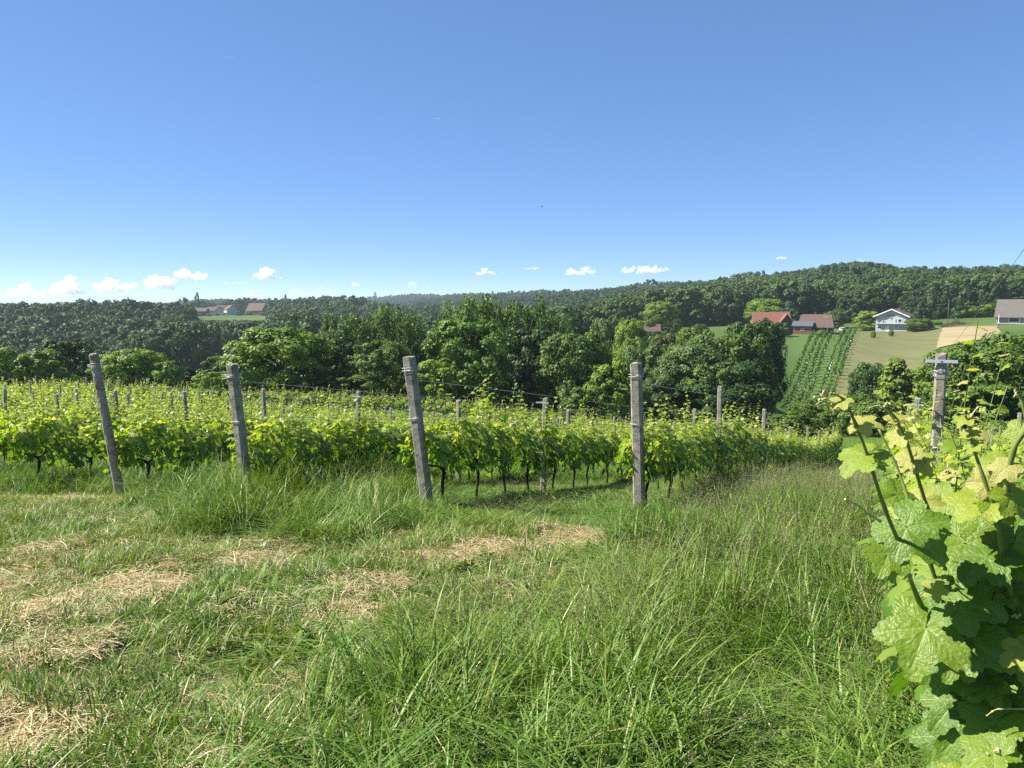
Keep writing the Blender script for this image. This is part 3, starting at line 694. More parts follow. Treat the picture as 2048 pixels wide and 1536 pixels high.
for (o, s0, k) in ROWS + RIGHT:
    s = s0 + (5.0 if k == 0 else 3.75 if k == 1 else 5.6); first = True
    if k == 100: s = 12.4
    if k > 100: s = s0 + 4
    n = 0
    while s < s_end(o):
        p = row_pt(o, s); POSTS_AT.setdefault(k, []).append(s)
        if in_view(p.x, p.y):
            n += 1; npost += 1
            e = empty('vineyard_post', p, ROWZ + rs.uniform(-0.15, 0.15)); e.rotation_euler = (rs.gauss(0, 0.02), rs.gauss(0, 0.025), e.rotation_euler.z)
            e.scale = (1, 1, rs.uniform(0.93, 1.05)); link('shaft', POST_M[rs.randrange(5)], e)
            if rs.random() < 0.10 or (k, n) in ((1, 1), (100, 1)):
                a = link('crossarm', ARM_M, e); a.rotation_euler.z = math.pi / 2
            rn = row_name(k)
            if p.y < 20 and rn and k <= 100:
                lab = 'thin post, %s behind the front one in %s' % (ORD[n - 1], rn); gp = None
                if k == 100: lab = 'thin grey post with hanging wire, %s one behind the crossarm post' % ORD[n - 1]
                if (k, n) == (1, 1): lab = 'thin post with small crossarm among the trunks behind the third front post'
                tag(e, lab, 'post')
            elif rn and k <= 100: tag(e, 'thin post, %s behind the front one in %s' % (nth(n), rn), 'post', 'far posts in ' + rn)
            elif rn: tag(e, 'thin grey concrete post in ' + rn, 'post', 'far posts in ' + rn)
            else:
                reg = 'far left part' if p.x / p.y < -0.33 else 'left middle part' if p.x / p.y < -0.1 else 'central part'
                dist = 'nearer' if p.y < 34 else 'farther'
                tag(e, 'thin grey post in the %s rows of the %s of the vineyard' % (dist, reg), 'post', '%s posts in the %s of the vineyard' % (dist, reg))
        s += 5.7 + rs.uniform(-0.3, 0.3)

# two rows planted across the slope below, with their own posts
CROSS = [((-30.0, 62.5), (13.5, 63.0)), ((-22.0, 67.5), (15.0, 68.5)), ((-40.0, 66.0), (-24.0, 70.5))]
for ci, (A, B) in enumerate(CROSS):
    L = math.hypot(B[0] - A[0], B[1] - A[1]); n = int(L / 2.6)
    for i in range(n + 1):
        x, y = A[0] + (B[0] - A[0]) * i / n, A[1] + (B[1] - A[1]) * i / n
        e = empty('vineyard_post', (x, y, gz(x, y)), rs.uniform(-0.2, 0.2)); e.scale = (0.9, 0.9, rs.uniform(0.9, 1.0)); link('shaft', POST_M[rs.randrange(5)], e)
        w_ = ['nearer row', 'farther row', 'leftmost row'][ci]
        tag(e, '%s small post from the left in the %s planted across the slope' % (nth(i + 1), w_), 'post', 'posts of the %s across the slope' % w_)

# trellis wires along the nearest rows
for (o, s0, k) in ROWS[:7] + RIGHT[:2]:
    for h, what in ((1.68, 'top'), (1.22, 'middle'), (0.78, 'lower')):
        pts = []; s = s0
        if k < 4:
            bb, tt = ENDS['P%d' % (4 - k)]; pts.append(tuple(bb.lerp(tt, min(0.95, h / (tt - bb).length)))); s += 1.0
        pts += [tuple(row_pt(o, q, h)) for q in POSTS_AT[k] if q < 45]
        mb = MB(); mb.tube(pts, 0.0028, 4, False)
        rn = row_name(k) or 'the %s row counted from the grass aisle' % ORD[k]
        tag(mb.build('trellis_wire', M['wire']), '%s trellis wire strung along %s' % (what, rn), 'wire', 'trellis wires')

# ---- vine leaves
def leaf_outline(n, teeth, seed, depth=0.06):
    """radius of a five-lobed leaf blade by angle from the tip (the stalk joins at the origin)"""
    ang = np.array([0, 16, 30, 44, 58, 74, 90, 106, 122, 140, 158, 172, 180.0]); rad = np.array([1.0, 0.84, 0.62, 0.76, 0.90, 0.78, 0.56, 0.68, 0.74, 0.66, 0.58, 0.42, 0.06])
    r_ = np.random.default_rng(seed); rad2 = rad * (1 + r_.normal(size=13) * 0.035)
    th = np.linspace(-172, 172, n); a = np.abs(th); rr_ = np.interp(a, ang, np.where(np.arange(13) < 12, rad2, rad))
    if teeth: rr_ = rr_ * (1 + depth * ((np.abs(th) / 172 * teeth) % 1.0 - 0.5) * 2 * np.clip((172 - a) / 30, 0, 1))
    return np.radians(th), rr_
def leaf_mesh_arrays(n, rings, teeth, seed, cup=0.18, fold=0.14, ripple=0.03):
    th, ro = leaf_outline(n, teeth, seed); r_ = np.random.default_rng(seed + 3)
    V = [np.array([[0, 0, 0.0]])]
    for k in range(1, rings + 1):
        f = k / rings; V.append(np.stack([np.sin(th) * ro * f, np.cos(th) * ro * f, np.zeros(n)], 1))
    V = np.concatenate(V); x, y = V[:, 0], V[:, 1]; rr_ = np.hypot(x, y)
    veins = np.radians([0, 57, -57, 118, -118]); a = np.arctan2(x, y)
    da = np.min(np.abs((a[:, None] - veins[None] + math.pi) % (2 * math.pi) - math.pi), 1)
    k1, k2 = r_.uniform(0.6, 1.4), r_.uniform(0.5, 1.5)
    V[:, 2] = -cup * k1 * rr_ ** 2 + fold * k2 * np.abs(x) * 0.7 + ripple * np.sin(a * 5 + seed) * rr_ ** 2 * 1.6 + 0.05 * np.minimum(da, 0.4) * rr_ * 2 - 0.16 * np.clip(y, 0, 1) ** 2 * r_.uniform(0, 1.2)
    Fc = []
    for j in range(n - 1): Fc.append((0, 1 + j, 2 + j))
    for k in range(1, rings):
        b0, b1 = 1 + (k - 1) * n, 1 + k * n
        for j in range(n - 1): Fc += [(b0 + j, b1 + j, b1 + j + 1), (b0 + j, b1 + j + 1, b0 + j + 1)]
    return V, np.array(Fc)
def norm(a): return a / (np.linalg.norm(a, axis=1, keepdims=True) + 1e-9)
def place_leaves(LV, LF, P, Nn, T, size):
    """LV: list of leaf shapes; returns joined vertices, faces and per-leaf vertex counts"""
    Nn = norm(Nn); T = norm(T - Nn * np.sum(T * Nn, 1, keepdims=True)); X = np.cross(T, Nn)
    Vs, Fs = [], []; off = 0; nv = LV[0].shape[0]; own = []
    for q in range(len(LV)):
        idx = np.arange(q, len(P), len(LV))
        if not len(idx): continue
        Vl = LV[q]
        W = P[idx, None, :] + size[idx, None, None] * (Vl[None, :, 0:1] * X[idx, None, :] + Vl[None, :, 1:2] * T[idx, None, :] + Vl[None, :, 2:3] * Nn[idx, None, :])
        Vs.append(W.reshape(-1, 3)); Fs.append((LF[None] + (np.arange(len(idx)) * nv)[:, None, None]).reshape(-1, 3) + off); off += len(idx) * nv
        own.append(np.repeat(idx, nv))
    return np.concatenate(Vs), np.concatenate(Fs), np.concatenate(own)
def c_vine(nt, lk):
    y = attr(nt, 'young'); r = attr(nt, 'rv'); ro = obj_random(nt)
    old = ramp(nt, lk, r, [(0.0, (0.060, 0.135, 0.016)), (0.6, (0.115, 0.215, 0.022)), (1.0, (0.175, 0.275, 0.035))])
    yng = ramp(nt, lk, r, [(0.0, (0.26, 0.37, 0.04)), (0.7, (0.40, 0.47, 0.07)), (1.0, (0.52, 0.42, 0.19))])
    c = mixc(nt, lk, y, old, yng)
    return mixc(nt, lk, mth(nt, lk, 'MULTIPLY', ro, 0.25), c, mixc(nt, lk, 1.0, c, (1.25, 1.15, 0.9), 'MULTIPLY'))
M['vine_leaf'] = leafy('vine_leaves', c_vine, 0.45, 0.42, 0.45, (1.35, 1.35, 0.45))
L_HI = [leaf_mesh_arrays(45, 2, 11, 70 + i) for i in range(4)]
L_MID = [leaf_mesh_arrays(13, 1, 0, 80 + i, 0.22, 0.22) for i in range(4)]
L_LOW = [leaf_mesh_arrays(7, 1, 0, 90 + i, 0.22, 0.22) for i in range(3)]

def vine_meshes(seed, lv, nleaf, nshoot, length=1.0, leaf=(0.052, 0.088), mat=None, single=False):
    r_ = np.random.default_rng(seed); P = []; Nn = []; T = []; S = []; Yg = []
    # the body of the hedge: leaves hang over both sides from the wires
    u = r_.uniform(-0.5, 0.5, nleaf) * length * 1.06; zz = r_.beta(1.7, 1.4, nleaf)
    lump = 0.5 + 0.5 * np.sin(u * 6.0 + seed) ; ztop = 1.0 + 0.16 * lump; zbot = 0.46 + 0.10 * np.sin(u * 9 + seed * 2)
    z = zbot + (ztop - zbot) * zz; side = np.where(r_.random(nleaf) < 0.5, -1.0, 1.0)
    hw = (0.13 + 0.17 * np.sin(np.clip(zz, 0, 1) * math.pi) ** 0.7) * (0.8 + 0.4 * lump)
    v = side * hw * r_.uniform(0.55, 1.1, nleaf)
    P.append(np.stack([u, v, z], 1))
    up = 0.25 + 0.9 * zz
    Nn.append(np.stack([r_.normal(size=nleaf) * 0.35, side * (1.1 - 0.5 * zz) + r_.normal(size=nleaf) * 0.35, up + r_.normal(size=nleaf) * 0.3], 1))
    T.append(np.stack([r_.normal(size=nleaf) * 0.5, side * 0.6 + r_.normal(size=nleaf) * 0.2, -0.9 + r_.normal(size=nleaf) * 0.35], 1))
    S.append(r_.uniform(*leaf, nleaf)); Yg.append(np.clip((zz - 0.30) * 1.0 + r_.normal(size=nleaf) * 0.16, 0, 0.85))
    mb = MB()
    for i in range(nshoot):
        x0 = r_.uniform(-0.48, 0.48) * length; y0 = r_.uniform(-0.12, 0.12); hgt = r_.choice([0.12, 0.22, 0.36, 0.62], p=[0.32, 0.32, 0.24, 0.12]) * r_.uniform(0.8, 1.2)
        lx, ly = r_.normal() * 0.2, r_.normal() * 0.17; base = np.array([x0, y0, 0.78]); m = 6
        pts = [base + np.array([lx * t * t + 0.01 * math.sin(t * 9 + i), ly * t * t, (hgt + 0.3) * t]) for t in np.linspace(0, 1, m)]
        mb.tube(pts, [0.0048 * (1 - 0.65 * t) for t in np.linspace(0, 1, m)], 4, False)
        k = int(4 + hgt * 12)
        for j in range(k):
            t = 0.3 + 0.7 * (j + 0.5) / k; q = base + np.array([lx * t * t, ly * t * t, (hgt + 0.3) * t]); a = j * 2.4 + r_.uniform(-0.5, 0.5)
            dd = np.array([math.cos(a), math.sin(a), 0.0]); sz = leaf[1] * (1.0 - 0.68 * t) * r_.uniform(0.75, 1.1)
            P.append((q + dd * sz * 0.45)[None]); Nn.append((np.array([0, 0, 1.0]) - dd * 0.25 + r_.normal(size=3) * 0.35)[None]); T.append((dd + np.array([0, 0, -0.35 + 0.5 * t]))[None])
            S.append(np.array([sz])); Yg.append(np.array([np.clip(0.30 + 0.7 * t + r_.normal() * 0.1, 0, 1)]))
    P, Nn, T, S, Yg = map(np.concatenate, (P, Nn, T, S, Yg))
    Vv, Ff, own = place_leaves([a for a, _ in lv], lv[0][1], P, Nn, T, S)
    rv = r_.random(len(P))
    if single: LEAF_SPOTS[seed] = (P, Nn, T, S, Yg, rv)
    fol = mesh_np('foliage', Vv, Ff, [mat or M['vine_leaf']], {'young': Yg[own], 'rv': rv[own]}, True)
    sh = mb.mesh('shoots', M['shoot'])
    tb = MB(); w = np.cumsum(r_.normal(size=(7, 2)) * 0.012, 0)
    tb.tube([(w[i, 0], w[i, 1], -0.06 + 0.10 * i) for i in range(7)], [0.026, 0.021, 0.019, 0.019, 0.021, 0.024, 0.018], 7)
    hx, hy = w[6]
    for sg in (-1, 1): tb.tube([(hx, hy, 0.50), (hx + 0.1 * sg, hy, 0.58), (hx + 0.3 * sg * length, hy * 0.4, 0.62), (0.5 * sg * length, 0, 0.63)], [0.02, 0.016, 0.012, 0.008], 6)
    return fol, sh, tb.mesh('trunk', M['vine_bark'])
LEAF_SPOTS = {}
VN = [vine_meshes(500 + i, L_HI, 215, 9, single=True) for i in range(4)]
# a leaf seen singly takes its age and shade from the object
def c_single(nt, lk):
    c = obj_color(nt); n = noise(nt, lk, 4, 4, 0.6)
    return mixc(nt, lk, n, mixc(nt, lk, 1.0, c, (0.8, 0.85, 0.8), 'MULTIPLY'), mixc(nt, lk, 1.0, c, (1.2, 1.15, 1.1), 'MULTIPLY'))
M['single_leaf'] = leafy('single_vine_leaf', c_single, 0.45, 0.42, 0.45, (1.35, 1.35, 0.45))
LEAF_M = [mesh_np('leaf', v, f, [M['single_leaf']], None, True) for v, f in L_HI]
def leaf_tone(y, r):
    lp = lambda st, x: next(tuple(a[i] + (b[i] - a[i]) * (x - xa) / (xb - xa) for i in range(3)) for (xa, a), (xb, b) in zip(st, st[1:]) if x <= xb)
    o_ = lp([(0.0, (0.060, 0.135, 0.016)), (0.6, (0.115, 0.215, 0.022)), (1.0, (0.175, 0.275, 0.035))], r); n_ = lp([(0.0, (0.26, 0.37, 0.04)), (0.7, (0.40, 0.47, 0.07)), (1.0, (0.52, 0.42, 0.19))], r)
    return tuple(o_[i] * (1 - y) + n_[i] * y for i in range(3))
def single_leaves(e, seed):
    P, Nn, T, S, Yg, rv = LEAF_SPOTS[seed]; Nn = norm(Nn); T = norm(T - Nn * np.sum(T * Nn, 1, keepdims=True)); X = np.cross(T, Nn)
    for i in range(len(P)):
        o = link('leaf', LEAF_M[i % len(LEAF_M)], e); m = Matrix.Identity(4)
        for a in range(3): m[a][0], m[a][1], m[a][2], m[a][3] = X[i, a] * S[i], T[i, a] * S[i], Nn[i, a] * S[i], P[i, a]
        o.matrix_local = m; o.color = (*leaf_tone(float(Yg[i]), float(rv[i])), 1)
VM = [vine_meshes(520 + i, L_MID, 280, 14) for i in range(6)]
VF = [vine_meshes(540 + i, L_LOW, 130, 8, 1.0, (0.08, 0.125)) for i in range(5)]
cand = []
for (o, s0, k) in ROWS + RIGHT:
    s = s0 + (0.45 if k < 100 else 0.0)
    while s < s_end(o):
        x, y = row_xy(o, s)
        if in_view(x, y, 1.06) or (k == 100 and s < 7): cand.append((math.hypot(x, y), o, s, k, s0))
        s += 0.93
cand.sort(); rs = random.Random(31)
far_pts = []
for i, (dist, o, s, k, s0) in enumerate(cand):
    p = row_pt(o, s, -0.02); rz = ROWZ + (math.pi if rs.random() < 0.5 else 0) + rs.uniform(-0.05, 0.05); sc_ = rs.uniform(0.92, 1.1)
    if i < 290:
        near = k == 100 and s < 7.2; vi = rs.randrange(4 if dist < 7.5 else 6); fol, sh, tr = (VN if dist < 7.5 else VM)[vi]
        e = empty('grapevine', p, rz); e.scale = (1.02, sc_, sc_ * rs.uniform(0.95, 1.04))
        link('trunk', tr, e); link('shoots', sh, e)['kind'] = 'stuff'; single_leaves(e, 500 + vi) if near and dist < 7.5 else link('foliage', fol, e).__setitem__('kind', 'stuff')
        rn = row_name(k) or ('the %s row counted from the grass aisle' % ORD[k] if k < 8 else 'the rows beyond the leftmost front post')
        n = int(round((s - s0 - 0.45) / 0.93))
        if k < 4 and n < 4:
            w_ = ['nearest', 'second nearest', 'third nearest', 'fourth nearest'][n]
            tag(e, 'leafy grapevine with dark trunk, %s to the %s front post in its row' % (w_, ORD[3 - k]), 'grapevine', 'grapevines in ' + rn)
        elif near: tag(e, 'sunlit grapevine with yellow-green shoots, %s behind the foreground vine in its row' % ORD[int(round((s - s0) / 0.93))], 'grapevine', 'grapevines in ' + rn)
        elif k < 4: tag(e, '%s grapevine behind the front post in %s' % (nth(n + 1), rn), 'grapevine', 'grapevines in ' + rn)
        elif k == 100: tag(e, '%s grapevine behind the foreground vine in its row' % nth(int(round((s - s0) / 0.93)) + 1), 'grapevine', 'grapevines in ' + rn)
        else: tag(e, 'leafy bright green grapevine in %s' % rn, 'grapevine', 'grapevines in ' + rn)
    else: far_pts.append((p.x, p.y, p.z, rz, sc_))
for (A, B) in CROSS:
    L = math.hypot(B[0] - A[0], B[1] - A[1]); n = int(L / 0.9)
    for i in range(n):
        x, y = A[0] + (B[0] - A[0]) * i / n, A[1] + (B[1] - A[1]) * i / n
        far_pts.append((x, y, gz(x, y), math.atan2(B[1] - A[1], B[0] - A[0]), rs.uniform(0.95, 1.15)))
fp = np.array(far_pts)
def joined(fol, sh, tr): return fol
scatter('vine_foliage', fp[:, :3], np.stack([fp[:, 3] * 0, fp[:, 3] * 0, fp[:, 3]], 1), np.stack([fp[:, 4], fp[:, 4], fp[:, 4]], 1), [f for f, _, _ in VF], rng.random(len(fp)),
        'distant grapevine rows merging into a yellow-green mass across the vineyard', 'grapevines')

# ------------------------------------------------------------------ grass
def blades(rng_, n, rad, h, wid, lean, curl, seg=4, dry=0.0):
    """n ribbons in a tuft; returns vertices, faces, height fraction and a random value per vertex"""
    a = rng_.random(n) * 6.283; b = rad * np.sqrt(rng_.random(n)); bx, by = b * np.cos(a), b * np.sin(a)
    hh = rng_.uniform(h[0], h[1], n); la = rng_.random() * 6.283 + rng_.normal(size=n) * 1.15; ll = rng_.uniform(lean[0], lean[1], n); cc = rng_.uniform(curl[0], curl[1], n)
    t = np.linspace(0, 1, seg + 1)[None, :]
    out = hh[:, None] * (ll[:, None] * t + cc[:, None] * t ** 2.2)
    z = hh[:, None] * (t - 0.55 * (cc[:, None]) * t ** 2.6)
    fa = la + rng_.uniform(-0.7, 0.7, n) + math.pi / 2; w = wid * rng_.uniform(0.6, 1.35, n)
    ww = (w[:, None] * np.clip(1.08 - t ** 1.6, 0.04, 1)) * 0.5
    cx = bx[:, None] + out * np.cos(la)[:, None]; cyy = by[:, None] + out * np.sin(la)[:, None]
    L = np.stack([cx + ww * np.cos(fa)[:, None], cyy + ww * np.sin(fa)[:, None], z], -1); Rr = np.stack([cx - ww * np.cos(fa)[:, None], cyy - ww * np.sin(fa)[:, None], z + ww * 0.3], -1)
    Vv = np.stack([L, Rr], 2).reshape(-1, 3); base = (np.arange(n) * (seg + 1) * 2)[:, None] + np.arange(seg)[None] * 2
    Fc = np.stack([base, base + 1, base + 3, base + 2], -1).reshape(-1, 4)
    tv = np.repeat(np.broadcast_to(t, (n, seg + 1)).reshape(-1), 2); rv = np.repeat(rng_.random(n), (seg + 1) * 2)
    dv = np.repeat((rng_.random(n) < dry).astype(float), (seg + 1) * 2)
    return Vv, Fc, tv, rv, dv
def merge(parts):
    Vs, Fs, T_, R_, D_ = [], [], [], [], []; off = 0
    for (v, f, t, r, d) in parts:
        Vs.append(v); Fs.append(f + off); off += len(v); T_.append(t); R_.append(r); D_.append(d)
    return np.concatenate(Vs), np.concatenate(Fs), np.concatenate(T_), np.concatenate(R_), np.concatenate(D_)
def panicle(rng_, n, rad, h, spread=0.05):
    """flowering stems: a thin stalk with an airy head of spikelets"""
    P = []
    for i in range(n):
        a, b = rng_.random() * 6.283, rad * math.sqrt(rng_.random()); hh = rng_.uniform(*h); la = rng_.random() * 6.283; ln = rng_.uniform(0.05, 0.4)
        t = np.linspace(0, 1, 6); c = np.stack([b * math.cos(a) + hh * ln * t ** 2 * math.cos(la), b * math.sin(a) + hh * ln * t ** 2 * math.sin(la), hh * (t - 0.25 * ln * t ** 3)], 1)
        w = 0.0011; side = np.array([-math.sin(la), math.cos(la), 0]) * w
        Vv = np.stack([c - side, c + side], 1).reshape(-1, 3); Fc = np.array([[2 * k, 2 * k + 1, 2 * k + 3, 2 * k + 2] for k in range(5)])
        P.append((Vv, Fc, np.repeat(t, 2), np.full(12, rng_.random()), np.full(12, 0.35)))
        m = 26; u = rng_.uniform(0.74, 1.0, m); q = np.stack([np.interp(u, t, c[:, k]) for k in range(3)], 1)
        dirs = rng_.normal(size=(m, 3)); dirs[:, 2] *= 0.5; q = q + dirs * spread * (1.08 - u)[:, None] * 2.2
        v2, f2 = leaf_quads(q, rng_.normal(size=(m, 3)), np.full(m, 0.0042), rng_, 2.2)
        P.append((v2, f2, np.full(len(v2), 1.0), np.repeat(rng_.random(m), 4), np.full(len(v2), 0.8)))
    return merge(P)
def lying(rng_, n, rad, L, wid, green=0.1):
    """cut stems lying about"""
    a = rng_.random(n) * 6.283; b = rad * np.sqrt(rng_.random(n)); x, y = b * np.cos(a), b * np.sin(a); d = rng_.random(n) * 6.283; l = rng_.uniform(L[0], L[1], n) * 0.5
    z0, z1 = rng_.uniform(0.004, 0.035, n), rng_.uniform(0.004, 0.05, n); t = np.linspace(-1, 1, 4)[None]
    cx = x[:, None] + l[:, None] * t * np.cos(d)[:, None]; bend = rng_.normal(size=n) * 0.25
    cyy = y[:, None] + l[:, None] * t * np.sin(d)[:, None] + bend[:, None] * l[:, None] * t ** 2; cz = z0[:, None] + (z1 - z0)[:, None] * (t + 1) / 2 + 0.012 * (1 - t ** 2)
    w = wid * rng_.uniform(0.6, 1.4, n)[:, None] * 0.5; sx, sy = -np.sin(d)[:, None] * w, np.cos(d)[:, None] * w
    Vv = np.stack([np.stack([cx + sx, cyy + sy, cz], -1), np.stack([cx - sx, cyy - sy, cz + w * 0.4], -1)], 2).reshape(-1, 3)
    base = (np.arange(n) * 8)[:, None] + np.arange(3)[None] * 2; Fc = np.stack([base, base + 1, base + 3, base + 2], -1).reshape(-1, 4)
    return Vv, Fc, np.full(len(Vv), 0.8), np.repeat(rng_.random(n), 8), np.repeat((rng_.random(n) > green).astype(float), 8)
def c_grass(nt, lk):
    t = attr(nt, 't'); r = attr(nt, 'r'); d = attr(nt, 'd'); ti = attr(nt, 'tint', 'INSTANCER')
    g = ramp(nt, lk, r, [(0.0, (0.044, 0.104, 0.012)), (0.4, (0.082, 0.172, 0.018)), (0.75, (0.132, 0.230, 0.027)), (1.0, (0.205, 0.285, 0.052))])
    g = mixc(nt, lk, mth(nt, lk, 'MULTIPLY', t, 0.15), g, (0.15, 0.24, 0.05))
    g = mixc(nt, lk, ti, g, (0.17, 0.235, 0.04))
    s = ramp(nt, lk, r, [(0.0, (0.24, 0.16, 0.09)), (0.35, (0.44, 0.33, 0.18)), (0.7, (0.58, 0.46, 0.27)), (1.0, (0.70, 0.60, 0.40))])
    return mixc(nt, lk, d, g, s)
M['grass'] = leafy('grass_blades', c_grass, 0.22, 0.46, 0.28, (1.3, 1.4, 0.5))
def c_seed(nt, lk):
    r = attr(nt, 'r'); d = attr(nt, 'd')
    g = mixc(nt, lk, r, (0.09, 0.14, 0.04), (0.20, 0.22, 0.08)); s = ramp(nt, lk, r, [(0.0, (0.14, 0.085, 0.075)), (0.5, (0.30, 0.22, 0.16)), (1.0, (0.46, 0.40, 0.25))])
    return mixc(nt, lk, mth(nt, lk, 'GREATER_THAN', d, 0.5), g, s)
M['seed'] = leafy('grass_seed_heads', c_seed, 0.3, 0.6, 0.2)
def tuft_mesh(parts, mat, name='tuft'):
    v, f, t, r, d = merge(parts) if isinstance(parts, list) else parts
    return mesh_np(name, v, f, [mat], {'t': t, 'r': r, 'd': d})
rg = np.random.default_rng(2024)
def sq(part, half):
    """respread a tuft's blades over a square sod, with taller and shorter clumps"""
    return part
def sod(n, half, h, wid, lean, curl, seg, dry, clump=0.5):
    v, f, t, r, d = blades(rg, n, 0.0001, h, wid, lean, curl, seg, dry)
    k = (seg + 1) * 2; bx = rg.uniform(-half, half, n); by = rg.uniform(-half, half, n); sd = int(rg.integers(1000))
    cn = 1 - clump + 2 * clump * fbm(bx / half * 2.2 + sd, by / half * 2.2, 5, 2)
    v = v.reshape(n, k, 3) * cn[:, None, None].clip(0.3, 1.6); v[:, :, 0] += bx[:, None]; v[:, :, 1] += by[:, None]
    return v.reshape(-1, 3), f, t, r, d
def sod_flat(n, half, L, wid, green):
    v, f, t, r, d = lying(rg, n, 0.0001, L, wid, green)
    v = v.reshape(n, 8, 3); v[:, :, 0] += rg.uniform(-half, half, n)[:, None]; v[:, :, 1] += rg.uniform(-half, half, n)[:, None]; v[:, :, 2] += rg.uniform(0, 0.03, n)[:, None]
    return v.reshape(-1, 3), f, t, r, d
H = 0.27
TALL = [tuft_mesh([sod(300, H, (0.13, 0.38), 0.0082, (0.05, 0.8), (0.05, 1.15), 5, 0.02, 0.9), sod(240, H, (0.06, 0.20), 0.0065, (0.1, 0.8), (0.1, 0.9), 3, 0.12)], M['grass']) for _ in range(8)]
WIDE = [tuft_mesh([sod(26, H, (0.20, 0.42), 0.0125, (0.05, 0.6), (0.3, 1.2), 6, 0.0)], M['grass']) for _ in range(4)]
SHORT = [tuft_mesh([sod(520, H, (0.03, 0.10), 0.0050, (0.05, 0.8), (0.0, 0.6), 3, 0.18), sod_flat(110, H, (0.05, 0.17), 0.0035, 0.15)], M['grass']) for _ in range(6)]
MIDG = [tuft_mesh([sod(460, H, (0.05, 0.17), 0.0058, (0.05, 0.6), (0.05, 0.8), 4, 0.10, 0.7), sod_flat(60, H, (0.06, 0.2), 0.0035, 0.15)], M['grass']) for _ in range(6)]
HAY = [tuft_mesh([sod_flat(620, H, (0.07, 0.24), 0.0040, 0.07), sod(50, H, (0.03, 0.12), 0.0045, (0.1, 0.8), (0, 0.5), 3, 0.3)], M['grass']) for _ in range(5)]
THIN = [tuft_mesh([sod_flat(190, H, (0.06, 0.22), 0.0040, 0.05)], M['grass']) for _ in range(4)]
WEED = [tuft_mesh([sod(26, H, (0.08, 0.24), 0.030, (0.1, 0.7), (0.3, 1.1), 5, 0.0, 0.8), sod(60, H, (0.05, 0.14), 0.014, (0.2, 0.9), (0.3, 1.2), 4, 0.0, 0.8)], M['grass']) for _ in range(4)]
SEED = [tuft_mesh(panicle(rg, 12, 0.27, (0.40, 0.72)), M['seed']) for _ in range(5)]

def cells(step, r0, r1, amax):
    g = np.arange(-r1, r1, step); X, Y = np.meshgrid(g, g); X, Y = X.ravel(), Y.ravel(); n = len(X)
    X = X + rg.uniform(-0.4, 0.4, n) * step; Y = Y + rg.uniform(-0.4, 0.4, n) * step; r = np.hypot(X, Y)
    k = (Y > 0.3) & (r > r0) & (r < r1) & (np.abs(X / np.maximum(Y, 0.1)) < amax + 0.6 / np.maximum(Y, 0.3)); return X[k], Y[k], r[k]
def put(name, X, Y, sh, sv, meshes, tint, label, cat='grass'):
    n = len(X); z = ground(X, Y); gx = (ground(X + 0.25, Y) - ground(X - 0.25, Y)) / 0.5; gy = (ground(X, Y + 0.25) - ground(X, Y - 0.25)) / 0.5
    rz = rg.integers(0, 4, n) * (math.pi / 2) + rg.uniform(-0.3, 0.3, n)
    # lay each sod on the slope
    c, s_ = np.cos(rz), np.sin(rz); rx = np.arctan(gx * -s_ + gy * c); ry = -np.arctan(gx * c + gy * s_)
    scatter(name, np.stack([X, Y, z - 0.012], 1), np.stack([rx, ry, rz], 1), np.stack([sh + 0 * X, sh + 0 * X, sv + 0 * X], 1), meshes, tint, label, cat)
X, Y, r = cells(0.36, 0.9, 17, 0.72); tl_, sw = tallness(X, Y), straw(X, Y); u = rg.random(len(X)); px_, py_ = proj(X, Y, ground(X, Y))
dryp = np.clip(fbm(X * 0.7, Y * 0.7, 8) * 1.6 - 0.55, 0, 0.7)
k = u < tl_ ** 1.2
# in the rows the grass is shorter; beside the viewer it stands knee high
rowz = np.clip((1075 - py_) / 60, 0, 1); hv = np.clip(-0.25 + 2.5 * fbm(X * 0.85, Y * 0.85, 33), 0.42, 1.55) * (1 + 0.35 * rowz * np.clip((900 - px_) / 150, -0.6, 1)) * (0.5 + 0.5 * tl_)
hv = np.where(px_ < 830, np.maximum(hv, 1.12 * rowz), hv) * np.where(r < 1.6, 0.5, 1.0)
hv = hv * (1 - 0.74 * rowz * np.clip((px_ - 830) / 50, 0, 1) * np.clip((1400 - px_) / 60, 0, 1) * np.clip((17 - r) / 1.5, 0, 1))
put('uncut_grass', X[k], Y[k], 1.0, hv[k], TALL, dryp[k], 'tall uncut green grass filling the foreground and the aisle between the rows')
q = k & (fbm(X * 0.9, Y * 0.9, 61) > 0.50) & (rg.random(len(X)) < 0.5) & (r > 1.8)
put('broad_bladed_grass', X[q], Y[q], 1.0, hv[q] * 1.05, WIDE, rg.random(q.sum()) * 0.25, 'broad arching grass blades standing up in the uncut foreground grass')
q = k & (fbm(X * 0.7, Y * 0.7, 71) + np.clip((px_ - 700) / 2500, -0.2, 0.3) > 0.66) & (r > 1.8)
put('seeding_grass', X[q], Y[q], 1.0, hv[q] * 0.85 + 0.1, SEED, rg.random(q.sum()), 'airy brownish seed heads above the uncut grass')
m = ~k & (sw < 0.65 * rg.random(len(X)) + 0.30); g2 = fbm(X * 0.9, Y * 0.9, 19) + 0.15 * rg.random(len(X))
a = m & (g2 < 0.46)
put('mown_grass', X[a], Y[a], 1.0, 0.75 + 0.6 * fbm(X[a], Y[a], 12), SHORT, np.clip(dryp[a] + 0.25 * rg.random(a.sum()), 0, 1), 'short yellow-green mown grass on the headland strip')
a = m & (g2 >= 0.46)
put('regrowing_grass', X[a], Y[a], 1.0, 0.55 + 0.7 * rg.random(a.sum()), MIDG, np.clip(dryp[a] + 0.1, 0, 1), 'green tufts growing back through the mown headland')
a = ~k & (rg.random(len(X)) < np.clip(-0.12 + 0.55 * fbm(X * 0.6, Y * 0.6, 91), 0, 1)) & (sw < 0.4)
